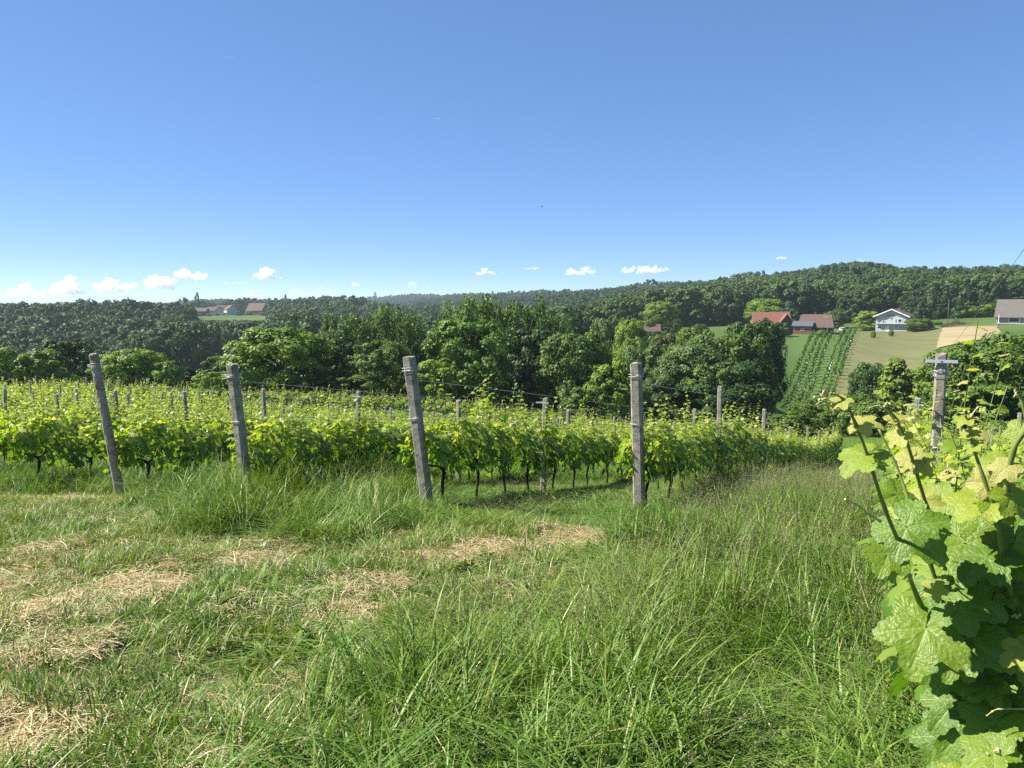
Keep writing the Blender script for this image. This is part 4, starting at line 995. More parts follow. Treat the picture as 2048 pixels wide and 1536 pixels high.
put('loose_hay', X[a], Y[a], 1.05, 1.3, THIN, rg.random(a.sum()), 'thin scatter of dry clippings over the mown grass', 'hay')
a = rg.random(len(X)) < np.clip(sw * 1.6 - 0.15, 0, 1)
put('cut_hay', X[a], Y[a], 1.05, 1.0, HAY, rg.random(a.sum()), 'dry golden cut hay lying in patches and a curving swath', 'hay')
# broad leaved weeds here and there
a = (fbm(X * 1.4, Y * 1.4, 131) > 0.60) & (rg.random(len(X)) < 0.75) & (sw < 0.5) & (r > 1.9) & (r < 12)
put('broadleaf_weeds', X[a], Y[a], 1.0, np.where(k[a], np.maximum(hv[a], 0.7) * 1.25, 0.75), WEED, rg.random(a.sum()) * 0.4, 'broad leaved dock and clover growing through the grass', 'weeds')
# grass among the rows farther off
X, Y, r = cells(0.85, 17, 74, 0.72)
put('vineyard_grass', X, Y, 1.9, 0.8 + 0.4 * rg.random(len(X)), TALL[:4] + MIDG[:2], np.clip(fbm(X * 0.3, Y * 0.3, 18) - 0.2, 0, 0.6), 'green grass growing between the farther vine rows')

# ------------------------------------------------------------------ houses and other things on the far slope
def tile_color(c0, c1, sc_=1.2):
    return lambda nt, lk: mixc(nt, lk, noise(nt, lk, sc_, 6, 0.7), c0, c1)
M['tile_orange'] = surf('orange_roof_tiles', tile_color((0.125, 0.053, 0.036), (0.215, 0.105, 0.072)), 0.85, (12, 0.7, 0.06), 0.2)
M['tile_brown'] = surf('brown_roof_tiles', tile_color((0.07, 0.046, 0.038), (0.145, 0.095, 0.076)), 0.85, (12, 0.7, 0.06), 0.2)
M['tile_grey'] = surf('grey_roof_sheets', tile_color((0.085, 0.078, 0.070), (0.150, 0.138, 0.124)), 0.8, (6, 0.4, 0.05), 0.2)
M['slate'] = surf('dark_roofing_felt', tile_color((0.055, 0.06, 0.07), (0.11, 0.115, 0.13)), 0.8, None, 0.2)
M['render_white'] = surf('white_render', lambda nt, lk: mixc(nt, lk, noise(nt, lk, 0.9, 6, 0.7), (0.33, 0.36, 0.37), (0.46, 0.48, 0.48)), 0.9, (20, 0.3, 0.02), 0.2)
M['paint_white'] = surf('white_paint', lambda nt, lk: (0.80, 0.80, 0.78), 0.6)
M['timber'] = surf('dark_timber', tile_color((0.05, 0.028, 0.02), (0.12, 0.065, 0.045), 3.0), 0.85, None, 0.2)
M['brickwork'] = surf('red_brickwork', tile_color((0.17, 0.075, 0.05), (0.28, 0.13, 0.09), 3.0), 0.9, None, 0.2)
M['grey_wall'] = surf('grey_plaster', tile_color((0.12, 0.115, 0.11), (0.22, 0.215, 0.20), 1.0), 0.9, None, 0.2)  # plain grey tone mottled by noise, also used on poles and cable
M['glass'] = surf('window_glass', lambda nt, lk: (0.02, 0.025, 0.03), 0.08, None, 0.7)
M['plastic'] = surf('pale_plastic', lambda nt, lk: (0.72, 0.74, 0.70), 0.5)

def gable_house(px, Y, z_off, yaw, W, L, eave, ridge, wall_m, roof_m, label, over=0.5, fascia=None, hip=0.0, name='house'):
    """yaw: heading of the ridge from the viewer's side; gable faces -ridge. Local x across, y along the ridge away."""
    x, y = px_xy(px, Y); e = empty(name, (x, y, gz(x, y) + z_off), yaw)
    w = W / 2; mb = MB(); y0, y1 = -L / 2, L / 2
    P = [(-w, y0, -2), (w, y0, -2), (w, y0, eave), (0, y0, ridge - 0.12), (-w, y0, eave), (-w, y1, -2), (w, y1, -2), (w, y1, eave), (0, y1, ridge - 0.12), (-w, y1, eave)]
    mb.poly(P, [(0, 1, 2, 3, 4), (6, 5, 9, 8, 7), (0, 4, 9, 5), (1, 6, 7, 2), (4, 3, 8, 9), (2, 7, 8, 3)]); mb.build('wall', wall_m, e)
    sl = (ridge - eave) / w; rt = MB(); th = 0.18
    hy = hip * L * 0.25
    for s in (-1, 1):
        a = [(0, y0 - over + hy, ridge), (s * (w + over), y0 - over, ridge - sl * (w + over)), (s * (w + over), y1 + over, ridge - sl * (w + over)), (0, y1 + over - hy, ridge)]
        b = [(p[0], p[1], p[2] + th) for p in a]
        rt.poly(a + b, [(0, 1, 2, 3), (4, 7, 6, 5), (0, 4, 5, 1), (1, 5, 6, 2), (2, 6, 7, 3), (3, 7, 4, 0)])
    if hip:
        zb = ridge - sl * (w + over)
        for yy, yr in ((y0 - over, y0 - over + hy), (y1 + over, y1 + over - hy)):
            rt.poly([(-(w + over), yy, zb + th), (w + over, yy, zb + th), (0, yr, ridge + th + 0.02), (0, yr, ridge - 0.1)], [(0, 1, 2), (0, 3, 1), (0, 2, 3), (1, 3, 2)])
    roof = rt.build('roof', roof_m, e)
    if fascia:
        for s in (-1, 1):
            f = MB(); a = Vector((0, y0 - over - 0.04, ridge + th - 0.02)); b = Vector((s * (w + over + 0.05), y0 - over - 0.04, ridge + th - 0.02 - sl * (w + over + 0.05)))
            d = Vector((0, 0, -0.34)); t = Vector((0, 0.035, 0))
            pts = [a - t, b - t, b + d - t, a + d - t, a + t, b + t, b + d + t, a + d + t]
            f.poly(pts, [(0, 1, 2, 3), (7, 6, 5, 4), (0, 4, 5, 1), (1, 5, 6, 2), (2, 6, 7, 3), (3, 7, 4, 0)]); f.build('bargeboard', fascia, roof)
    tag(e, label, 'house'); e['_'] = 0; del e['_']
    return e, roof
def opening(e, x, z, w, h, y, name='window', frame=None, pane=None, sx=0):
    """sx=0: on the gable; else on the side wall"""
    f = MB()
    for dx, dz, ww, hh in ((0, h / 2 + 0.05, w + 0.2, 0.1), (0, -h / 2 - 0.05, w + 0.2, 0.1), (-w / 2 - 0.05, 0, 0.1, h), (w / 2 + 0.05, 0, 0.1, h)):
        f.box((x + dx, y - 0.03, z + dz), (ww, 0.10, hh)) if sx == 0 else f.box((sx, x + dx, z + dz), (0.1, ww, hh))
    o = f.build(name, frame or M['paint_white'], e); g = MB()
    g.box((x, y - 0.005, z), (w, 0.05, h)) if sx == 0 else g.box((sx, x, z), (0.05, w, h))
    g.build('pane' if name == 'window' else 'panel', pane or M['glass'], o); return o
def chimney(roof, x, y, z, h, mat, w=0.6):
    c = MB(); c.box((x, y, z + h / 2), (w, w, h)); c.box((x, y, z + h + 0.06), (w + 0.2, w + 0.2, 0.12)); c.build('chimney', mat, roof)

# white house, gable to the viewer
az = math.atan2(1787 - 1024, F)
wh, wr = gable_house(1787, 258, 0.0, -az - 0.16, 9.4, 12.0, 4.9, 7.05, M['render_white'], M['tile_brown'], 'white two-storey house with a low gable facing the vineyard', 0.75, M['paint_white'], name='house')
yf = -6.0
opening(wh, 2.5, 3.35, 0.95, 0.95, yf); opening(wh, 1.45, 3.15, 0.6, 1.35, yf, 'door', M['paint_white'], M['grey_wall'])
opening(wh, -2.3, 2.9, 0.7, 0.6, yf); opening(wh, -0.1, 4.1, 0.5, 0.6, yf); opening(wh, -3.6, 1.1, 1.1, 0.6, yf)
opening(wh, 1.4, 1.35, 1.3, 0.22, yf); opening(wh, -1.15, 0.75, 0.9, 1.7, yf, 'door', M['paint_white'], M['plastic'])
mb = MB(); mb.box((0.1, yf - 0.45, 2.35), (9.3, 0.9, 0.16)); bal = mb.build('balcony', M['render_white'], wh)
mb = MB(); mb.box((-2.9, yf - 0.86, 2.85), (2.6, 0.05, 0.06)); [mb.box((-4.1 + 0.4 * i, yf - 0.86, 2.63), (0.03, 0.03, 0.4)) for i in range(7)]; mb.build('railing', M['wire'], bal)
mb = MB(); mb.box((-0.4, yf - 0.02, 5.0), (2.0, 0.06, 0.25)); mb.build('sign_board', M['grey_wall'], wh)
chimney(wr, 1.0, 2.0, 6.2, 1.3, M['brickwork'])

# farm buildings with tiled roofs
az = math.atan2(1540 - 1024, F)
fh, fr_ = gable_house(1541, 262, 0.3, -az + math.pi / 2 + 0.1, 8.0, 11.8, 2.2, 6.0, M['timber'], M['tile_orange'], 'farmhouse with a long bright orange tiled roof behind the thicket', 0.6, hip=0.25)
chimney(fr_, 0.2, 2.0, 5.4, 1.4, M['brickwork'])
# its cross wing with a gable towards the vineyard
w2 = MB(); w2.poly([(-8.6, -6.4, -1), (-8.6, -1.6, -1), (-8.6, -1.6, 2.2), (-8.6, -4.0, 5.2), (-8.6, -6.4, 2.2), (0, -6.4, -1), (0, -1.6, -1), (0, -1.6, 2.2), (0, -4.0, 5.2), (0, -6.4, 2.2)],
         [(0, 4, 3, 2, 1), (5, 6, 7, 8, 9), (0, 5, 9, 4), (1, 2, 7, 6)]); w2.build('gable_wing', M['timber'], fh)
r2 = MB()
for ya, za in ((-7.0, 1.5), (-1.0, 1.5)):
    a = [(-9.2, -4.0, 5.35), (-9.2, ya, za), (0, ya, za), (0, -4.0, 5.35)]; b = [(p[0], p[1], p[2] + 0.18) for p in a]
    r2.poly(a + b, [(0, 1, 2, 3), (4, 7, 6, 5), (0, 4, 5, 1), (1, 5, 6, 2), (2, 6, 7, 3), (3, 7, 4, 0)])
r2.build('wing_roof', M['tile_orange'], fr_)
az = math.atan2(1630 - 1024, F)
bh, br = gable_house(1631, 252, 0.2, -az + math.pi / 2 - 0.08, 8.0, 10.2, 2.4, 6.0, M['timber'], M['tile_brown'], 'dark timber farmhouse with a brown hipped tile roof', 0.6, hip=0.45)
chimney(br, 0.2, 0.5, 5.3, 1.5, M['brickwork'], 0.5)
ln = MB(); ln.box((-5.2, 3.6, 0.8), (2.6, 5.6, 3.2)); an = ln.build('annexe', M['brickwork'], bh)
ln = MB(); a = [(-6.9, 0.5, 2.35), (-6.9, 6.9, 2.35), (-3.2, 6.9, 3.9), (-3.2, 0.5, 3.9)]; b = [(p[0], p[1], p[2] + 0.15) for p in a]
ln.poly(a + b, [(3, 2, 1, 0), (4, 5, 6, 7), (0, 1, 5, 4), (1, 2, 6, 5), (2, 3, 7, 6), (3, 0, 4, 7)]); ln.build('annexe_roof', M['slate'], an)
opening(bh, -2.0, 1.0, 0.8, 0.6, 0, sx=-4.03); opening(an, 3.6, 1.3, 0.8, 0.6, 0, sx=-6.53)
# patch of newer tiles
np_ = MB(); np_.poly([(-0.6, -3.9, 5.72), (-0.6, -1.6, 5.72), (-1.6, -2.2, 4.82), (-1.5, -3.6, 4.92)], [(0, 1, 2, 3)])
for v in range(4): np_.v[v] = (np_.v[v][0], np_.v[v][1], 6.0 + 0.22 - 0.9 * abs(np_.v[v][0]))
np_.build('new_tiles', M['tile_orange'], br)

# grey roofed house cut by the right edge
az = math.atan2(2050 - 1024, F)
gh, gr = gable_house(2056, 236, 0.0, -az + math.pi / 2 + 0.05, 10.5, 17.0, 2.2, 7.0, M['grey_wall'], M['tile_grey'], 'low house with a big plain grey roof at the right edge', 0.7, hip=0.12)
chimney(gr, -2.6, -0.2, 3.6, 2.6, M['brickwork'], 0.55)
opening(gh, 4.2, 1.0, 2.6, 1.4, 0, sx=-5.28); opening(gh, -0.5, 1.0, 2.8, 1.6, 0, sx=-5.28)
mb = MB(); mb.box((-6.3, 1.0, -0.15), (2.0, 15, 0.3)); mb.build('terrace', M['render_white'], gh)
for yy in (8.2, -3.2):
    mb = MB(); mb.box((-6.6, yy, 1.2), (0.18, 0.18, 2.6)); mb.build('veranda_post', M['paint_white'], gh)
for i, (yy, c) in enumerate(((1.3, 'left'), (-0.2, 'right'))):
    pass

# small barn on the bank, roofs half hidden in the valley
az = math.atan2(1296 - 1024, F)
gable_house(1296, 232, 0.0, -az + math.pi / 2, 5.0, 6.5, 1.8, 3.6, M['timber'], M['tile_brown'], 'small barn with a brown roof on the bank above the fourth front post', 0.4, name='barn')
gable_house(497, 232, 0.0, R(95), 6, 9, 2.6, 5.0, M['grey_wall'], M['tile_brown'], 'dark roofed barn beside the small meadow, half hidden by the broad bright tree', 0.5, name='barn')
gable_house(624, 190, 6.3, R(80), 8, 9, 2.8, 5.6, M['grey_wall'], M['tile_orange'], 'red tiled roof showing between the broad bright tree and the birches', 0.5)
# the village on the far ridge
for (px, Y, yaw, W, L, ev, rd, wm, rm, lab) in [
 (406, 668, 88, 9, 10.5, 3.0, 5.8, 'timber', 'tile_brown', 'brown roofed barn, leftmost building of the village on the far ridge'),
 (429, 680, 85, 8, 9.5, 3.2, 6.4, 'render_white', 'tile_brown', 'long house with dull red roof beside the leftmost village barn'),
 (443, 676, 10, 7, 9, 3.0, 6.0, 'render_white', 'tile_brown', 'white gabled house left of the red roofed white house in the village'),
 (464, 668, 35, 9, 10, 3.6, 6.8, 'render_white', 'tile_orange', 'white house with bright red roof in the middle of the village'),
 (447, 712, 80, 8, 9, 3.6, 8.6, 'grey_wall', 'tile_brown', 'house showing only its roof behind the white village houses'),
 (484, 712, 86, 7, 10, 4.6, 7.2, 'render_white', 'tile_orange', 'pale house with a thin orange roof behind the village trees'),
 (518, 700, 70, 11, 17, 3.2, 9.4, 'brickwork', 'tile_brown', 'big reddish barn at the right end of the village'),
]: gable_house(px, Y, 1.6, R(yaw), W, L, ev, rd, M[wm], M[rm], lab, 0.5)
# scattered shrubs in the village gardens
for i, (px, Y, h, w) in enumerate(((398, 655, 3, 5), (421, 645, 2, 4), (436, 648, 2, 3), (452, 650, 2.5, 4), (478, 655, 4, 5), (474, 690, 8, 8), (500, 665, 4, 6), (455, 725, 11, 10), (470, 735, 10, 12), (497, 730, 9, 9), (528, 660, 3, 5), (415, 700, 8, 8))):
    g = gz(*px_xy(px, Y)); _, top = proj((px - 1024) / F * Y, Y, g + h)
    tree('round', px, float(top), w / Y * F, Y, 'garden tree between the village houses on the far ridge', [LT, MD, DK][i % 3], 'garden trees of the far village')

# parked car by the farmhouse
def car(px, Y, yaw, label):
    x, y = px_xy(px, Y); e = empty('parked_car', (x, y, gz(x, y) + 0.25), yaw); prof = [(-2.0, 0.35), (-2.05, 0.75), (-1.2, 0.92), (-0.55, 1.42), (0.95, 1.45), (1.6, 0.98), (2.0, 0.88), (2.05, 0.4)]
    mb = MB(); n = len(prof); P = [(a, -0.82 if z < 1 else -0.66, z) for a, z in prof] + [(a, 0.82 if z < 1 else 0.66, z) for a, z in prof]
    mb.poly(P, [tuple(range(n))[::-1], tuple(range(n, 2 * n))] + [(i, (i + 1) % n, n + (i + 1) % n, n + i) for i in range(n)]); mb.build('body', M['paint_white'], e)
    g = MB(); g.poly([(-1.15, -0.6, 0.96), (-1.15, 0.6, 0.96), (-0.62, 0.56, 1.40), (-0.62, -0.56, 1.40)], [(0, 1, 2, 3)]); g.v = [(v[0] - 0.03, v[1], v[2] + 0.02) for v in g.v]; g.build('windscreen', M['glass'], e)
    for sx in (-1.25, 1.25):
        for sy in (-0.8, 0.8):
            t = MB(); t.tube([(sx, sy - 0.1, 0.32), (sx, sy + 0.1, 0.32)], 0.32, 12); t.build('wheel', M['rust'], e)
    tag(e, label, 'car')
car(1683, 256, R(60), 'small white car parked between the brown roofed farmhouse and the white house')
# brush pile
rb = random.Random(8); mb = MB(); x, y = px_xy(1905, 250); mb0 = gz(x, y)
hm = MB()
for i in range(420):
    a, b = rb.uniform(-1, 1), rb.uniform(-1, 1)
    hgt = max(0, 1 - a * a - b * b * 0.6) * 1.7 * (0.75 + 0.25 * math.sin(a * 7)); cx, cyy = x + a * 5.0, y + b * 2.0; z = gz(cx, cyy) + hgt * rb.random() ** 0.4
    d = Vector((rb.gauss(0, 1), rb.gauss(0, 1), rb.gauss(0, 0.35))).normalized() * rb.uniform(0.4, 1.3)
    mb.tube([Vector((cx, cyy, z)) - d * 0.5, Vector((cx, cyy, z)) + d * 0.5], [rb.uniform(0.03, 0.09), 0.03], 4, False)
M['brush'] = surf('dead_branches', tile_color((0.045, 0.032, 0.026), (0.15, 0.11, 0.085), 2.0), 0.9)
bp = empty('brush_pile', (x, y, mb0)); mb.v = [(v[0] - x, v[1] - y, v[2] - mb0) for v in mb.v]
o = mb.build('dead_branches', M['brush'], bp); o['kind'] = 'stuff'; tag(bp, 'long dark heap of dead branches at the upper edge of the straw field', 'brush pile')
# poles
def pole(px, Y, h, label, r=0.12):
    x, y = px_xy(px, Y); mb = MB(); z = gz(x, y); mb.tube([(x, y, z - 0.5), (x, y, z + h * 0.5), (x, y, z + h)], [r, r * 0.9, r * 0.75], 8); mb.tube([(x - 0.5, y, z + h - 0.4), (x + 0.5, y, z + h - 0.4)], 0.05, 6)
    return tag(mb.build('utility_pole', M['grey_wall']), label, 'pole')
pole(1654, 238, 6.2, 'tall thin pole before the right gable of the brown roofed farmhouse'); pole(1668, 226, 3.2, 'short dark pole on the grass right of the farmhouse', 0.09)
pole(1893, 262, 8.0, 'slim pole rising behind the brush pile', 0.1)
# overhead cable coming down past the right edge
A, B = at(2110, 412, 26.0), at(1868, 735, 80.0); pts = []
for i in range(25):
    t = i / 24; p = A.lerp(B, t); p.z -= 0.25 * 4 * t * (1 - t); pts.append(p)
mb = MB(); mb.tube(pts, 0.012, 5); tag(mb.build('overhead_cable', M['grey_wall']), 'grey overhead cable slanting down from the upper right edge', 'cable')
mb = MB(); zb = gz(B.x, B.y); mb.tube([(B.x, B.y, zb - 0.5), (B.x, B.y, B.z + 0.1)], [0.1, 0.08], 8); tag(mb.build('utility_pole', M['timber']), 'dark pole hidden among the bushes where the overhead cable ends', 'pole')

# young trees with white guards on the planted slope
sap_c, Cc, _ = crown('shrub', 777, 14, 16, 0.16, 'crown', [M['tree_leaf']])
mb = MB(); mb.tube([(0, 0, -0.1), (0, 0, 0.75)], 0.10, 7); GUARD = mb.mesh('trunk_guard', M['plastic'])
mb = MB(); mb.tube([(0, 0, 0), (0.01, 0, 1.4)], [0.03, 0.02], 5); STEM = mb.mesh('trunk', M['bark'])
rs = random.Random(3); LINES = [(1552, 128, 1628, 246), (1570, 128, 1641, 246), (1588, 128, 1653, 246), (1604, 130, 1664, 246), (1628, 132, 1688, 252), (1644, 134, 1700, 254), (1659, 136, 1711, 256)]
for li, (pa, Ya, pb, Yb) in enumerate(LINES):
    A = px_xy(pa, Ya); B = px_xy(pb, Yb); n = 34
    for i in range(n):
        t = (i + rs.uniform(-0.15, 0.15)) / (n - 1); x, y = A[0] + (B[0] - A[0]) * t, A[1] + (B[1] - A[1]) * t
        e = empty('young_tree', (x, y, gz(x, y) + 0.15), rs.random() * 6); link('trunk', STEM, e); s = rs.uniform(0.8, 1.4)
        c = link('crown', sap_c, e); c.location.z = 0.65; c.scale = (s * 1.05, s * 1.05, s); c.color = (1.5, 1.6, 1.1, 1)
        if rs.random() < 0.35: link('trunk_guard', GUARD, e)
        nm = ['leftmost', 'second', 'third', 'fourth', 'fifth', 'sixth', 'rightmost'][li]
        tag(e, 'young tree, %s from the top in the %s of seven lines on the planted slope' % (nth(n - i), nm), 'young tree', 'young trees in the %s planted line' % nm)

# a bird in the sky
p = at(1084, 413, 60.0); e = empty('bird', p, R(20)); mb = MB()
mb.tube([(-0.09, 0, 0.0), (-0.05, 0, 0.004), (0, 0, 0.006), (0.05, 0, 0.008), (0.085, 0, 0.012)], [0.006, 0.018, 0.024, 0.018, 0.006], 8); mb.build('body', M['timber'], e)
for s in (-1, 1):
    mb = MB(); P = [(0.04, 0.01 * s, 0.012), (0.01, 0.10 * s, 0.035), (-0.05, 0.19 * s, 0.02), (-0.03, 0.09 * s, 0.03), (-0.035, 0.01 * s, 0.012)]; Pb = [(a, b, c - 0.006) for a, b, c in P]
    mb.poly(P + Pb, [(0, 1, 2, 3, 4), (9, 8, 7, 6, 5)] + [(i, (i + 1) % 5, 5 + (i + 1) % 5, 5 + i) for i in range(5)]); mb.build('wing', M['timber'], e)
mb = MB(); mb.poly([(-0.08, 0, 0.004), (-0.15, 0.025, 0.0), (-0.13, 0, 0.0), (-0.15, -0.025, 0.0), (-0.1, 0, -0.006)], [(0, 1, 2), (0, 2, 3), (4, 2, 1), (4, 3, 2), (0, 4, 1), (0, 3, 4)]); mb.build('tail', M['timber'], e)
tag(e, 'tiny dark bird flying alone in the blue sky', 'bird')

# ------------------------------------------------------------------ the vine beside the viewer, leaf by leaf
def fine_leaf(seed):
    n, rings = 91, 9
    Vv, Ff = leaf_mesh_arrays(n, rings, 15, seed, 0.16, 0.16, 0.035)
    x, y = Vv[:, 0], Vv[:, 1]; vein = np.zeros(len(Vv))
    def seg(ax_, ay, bx, by, w):
        dx, dy = bx - ax_, by - ay; t = np.clip(((x - ax_) * dx + (y - ay) * dy) / (dx * dx + dy * dy), 0, 1)
        return np.exp(-(np.hypot(x - ax_ - t * dx, y - ay - t * dy) / (w * (1.15 - 0.75 * t))) ** 2)
    for a, L in ((0, 0.98), (57, 0.86), (-57, 0.86), (118, 0.70), (-118, 0.70)):
        ra = math.radians(a); ux, uy = math.sin(ra), math.cos(ra); vein = np.maximum(vein, seg(0, 0, ux * L, uy * L, 0.026))
        for k in range(5):
            f = 0.2 + 0.15 * k
            for sg in (-1, 1):
                rb_ = ra + sg * math.radians(44); l2 = 0.34 * (1.05 - f * 0.6)
                vein = np.maximum(vein, 0.62 * seg(ux * L * f, uy * L * f, ux * L * f + math.sin(rb_) * l2, uy * L * f + math.cos(rb_) * l2, 0.016))
    q = (fbm(x * 9 + seed, y * 9, seed) - 0.5); Vv[:, 2] += q * 0.05 * np.hypot(x, y).clip(0, 1) - vein * 0.022
    Vv = Vv[:]; me_v = [tuple(v) for v in Vv]
    # stalk
    mb = MB(); mb.v = me_v; mb.f = [tuple(f) for f in Ff]; mb.sm = [True] * len(Ff); nb = len(me_v)
    mb.tube([(0, 0.01, -0.008), (0.02, -0.22, -0.06), (0.03, -0.48, -0.20), (0.0, -0.66, -0.42)], [0.014, 0.015, 0.016, 0.019], 6)
    me = mb.mesh('leaf', M['fine_leaf']); a = me.attributes.new('vein', 'FLOAT', 'POINT'); val = np.ones(len(mb.v), np.float32); val[:nb] = vein; a.data.foreach_set('value', val)
    return me
def c_fine(nt, lk):
    v = attr(nt, 'vein'); c = obj_color(nt); n = noise(nt, lk, 5, 5, 0.65); n2_ = noise(nt, lk, 30, 3, 0.6)
    c = mixc(nt, lk, mth(nt, lk, 'MULTIPLY', n, 0.55), c, mixc(nt, lk, 1.0, c, (0.62, 0.72, 0.6), 'MULTIPLY'))
    c = mixc(nt, lk, mth(nt, lk, 'MULTIPLY', n2_, 0.08), c, mixc(nt, lk, 1.0, c, (1.5, 1.3, 1.2), 'MULTIPLY'))
    return mixc(nt, lk, mth(nt, lk, 'MULTIPLY', v, 0.40), c, (0.27, 0.36, 0.08))
def b_fine(nt, lk):
    v = attr(nt, 'vein'); h = mth(nt, lk, 'ADD', mth(nt, lk, 'MULTIPLY', v, -0.6), mth(nt, lk, 'MULTIPLY', noise(nt, lk, 14, 3, 0.5), 0.8))
    b = nt.new('ShaderNodeBump'); b.inputs['Strength'].default_value = 0.28; b.inputs['Distance'].default_value = 0.02; lk.new(h, b.inputs['Height']); return b.outputs[0]
M['fine_leaf'] = leafy('close_vine_leaves', c_fine, 0.44, 0.42, 0.42, (1.3, 1.3, 0.4), b_fine)
FINE = [fine_leaf(900 + i) for i in range(6)]
M['tendril'] = surf('pale_tendril', lambda nt, lk: (0.42, 0.38, 0.14), 0.5)
M['bud'] = leafy('woolly_shoot_tip', lambda nt, lk: mixc(nt, lk, noise(nt, lk, 20, 3), (0.50, 0.42, 0.20), (0.62, 0.55, 0.32)), 0.3, 0.8, 0.1, (1, 1, 0.8))
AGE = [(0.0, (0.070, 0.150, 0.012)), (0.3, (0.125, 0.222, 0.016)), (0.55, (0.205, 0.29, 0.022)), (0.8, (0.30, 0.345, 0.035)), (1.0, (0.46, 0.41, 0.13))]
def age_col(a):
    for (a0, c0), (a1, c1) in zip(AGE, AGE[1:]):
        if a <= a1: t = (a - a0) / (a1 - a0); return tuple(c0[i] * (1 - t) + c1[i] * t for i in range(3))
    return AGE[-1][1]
CAMR = Vector((1, 0, 0)); CAMD = Vector((0, SP, -CP)).normalized(); CAMF = Vector((0, CP, -SP))
CAMD = Vector((0, -SP, -CP))
vroot = row_pt(0.42, 1.95)
VINE = tag(empty('grapevine', vroot, 0.0), 'large leafy grapevine close by at the lower right with tall young shoots', 'grapevine')
rl = random.Random(12)
def hang(mesh_or_mb, name, mat=None):
    me = mesh_or_mb.mesh(name, mat) if isinstance(mesh_or_mb, MB) else mesh_or_mb
    o = link(name, me, VINE); return o
def leaf_at(px, py, Y, length_px, ang, age, nrm=None, parent=None):
    p = at(px, py, Y); a = R(ang)
    T = CAMR * math.cos(a) + CAMD * math.sin(a) - CAMF * rl.uniform(-0.1, 0.45)
    N = Vector(nrm) if nrm else Vector((-0.32 + rl.gauss(0, 0.28), -0.62 + rl.gauss(0, 0.25), 0.72 + rl.gauss(0, 0.2)))
    N = N.normalized() * 0.8 + SUN * 0.32; N.normalize(); T = (T - N * T.dot(N)).normalized(); X = T.cross(N)
    s = length_px / F * Y
    Mx = Matrix((X, T, N)).transposed().to_4x4(); Mx = Matrix.Translation(p - vroot) @ Mx @ Matrix.Diagonal((s * rl.uniform(0.9, 1.1), s, s, 1))
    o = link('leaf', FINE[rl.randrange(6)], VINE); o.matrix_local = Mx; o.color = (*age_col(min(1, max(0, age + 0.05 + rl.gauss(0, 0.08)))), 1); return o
def shoot(pts, r0, r1, name='shoot', mat=None):
    P = [at(x, y, Y) - vroot for x, y, Y in pts]; Q2 = []
    for i in range(len(P) - 1):
        p0, p1, p2, p3 = P[max(i - 1, 0)], P[i], P[i + 1], P[min(i + 2, len(P) - 1)]
        for k in range(4):
            t = k / 4; Q2.append(0.5 * ((2 * p1) + (p2 - p0) * t + (2 * p0 - 5 * p1 + 4 * p2 - p3) * t * t + (3 * p1 - p0 - 3 * p2 + p3) * t ** 3))
    Q2.append(P[-1]); n = len(Q2)
    mb = MB(); mb.tube(Q2, [r0 + (r1 - r0) * i / (n - 1) + (0.0012 if i % 4 == 0 else 0) for i in range(n)], 8); return hang(mb, name, mat or M['shoot'])
shoot([(1985, 1600, 1.62), (1905, 1330, 1.5), (1836, 1198, 1.42), (1798, 1088, 1.36), (1769, 1016, 1.33), (1738, 920, 1.31), (1712, 850, 1.30), (1688, 800, 1.29), (1660, 786, 1.29)], 0.0050, 0.0016)
shoot([(1990, 1560, 1.58), (1956, 1428, 1.50), (1903, 1260, 1.44), (1860, 1126, 1.41), (1838, 1080, 1.42), (1812, 985, 1.46), (1790, 925, 1.48), (1757, 857, 1.5)], 0.0050, 0.0016)
shoot([(1960, 1300, 1.7), (1905, 1130, 1.6), (1858, 1024, 1.55), (1831, 939, 1.52), (1812, 880, 1.5), (1790, 835, 1.5), (1768, 812, 1.49)], 0.0050, 0.0016)
shoot([(2060, 1520, 1.45), (2025, 1212, 1.40), (2003, 1090, 1.37), (1994, 1035, 1.36), (1968, 958, 1.36), (1946, 892, 1.37), (1938, 850, 1.38), (1930, 830, 1.38)], 0.0050, 0.0016)
shoot([(1996, 1045, 1.36), (2012, 985, 1.34), (2025, 905, 1.33), (2050, 862, 1.32), (2080, 820, 1.31)], 0.0056, 0.0038)
shoot([(2040, 1180, 1.9), (1985, 1060, 1.85), (1925, 1010, 1.8), (1900, 962, 1.8), (1896, 940, 1.8)], 0.0045, 0.0015)
shoot([(2075, 1050, 1.55), (2062, 900, 1.55), (2043, 800, 1.56), (2036, 790, 1.56)], 0.0045, 0.0015)
shoot([(1760, 1042, 1.33), (1738, 1028, 1.30), (1712, 1008, 1.28), (1690, 998, 1.27)], 0.0022, 0.0008, 'tendril', M['tendril'])
shoot([(1688, 800, 1.29), (1668, 806, 1.29), (1650, 797, 1.29), (1632, 810, 1.29)], 0.0016, 0.0008, 'tendril', M['tendril'])
shoot([(1812, 880, 1.5), (1775, 822, 1.49), (1755, 812, 1.48), (1738, 816, 1.48)], 0.0016, 0.0008, 'tendril', M['tendril'])
shoot([(1936, 852, 1.38), (1944, 830, 1.38), (1956, 815, 1.38), (1962, 814, 1.38)], 0.0014, 0.0008, 'tendril', M['tendril'])
shoot([(2048, 1418, 1.3), (2000, 1418, 1.31), (1985, 1423, 1.31), (1973, 1432, 1.31)], 0.0012, 0.0007, 'tendril', M['tendril'])
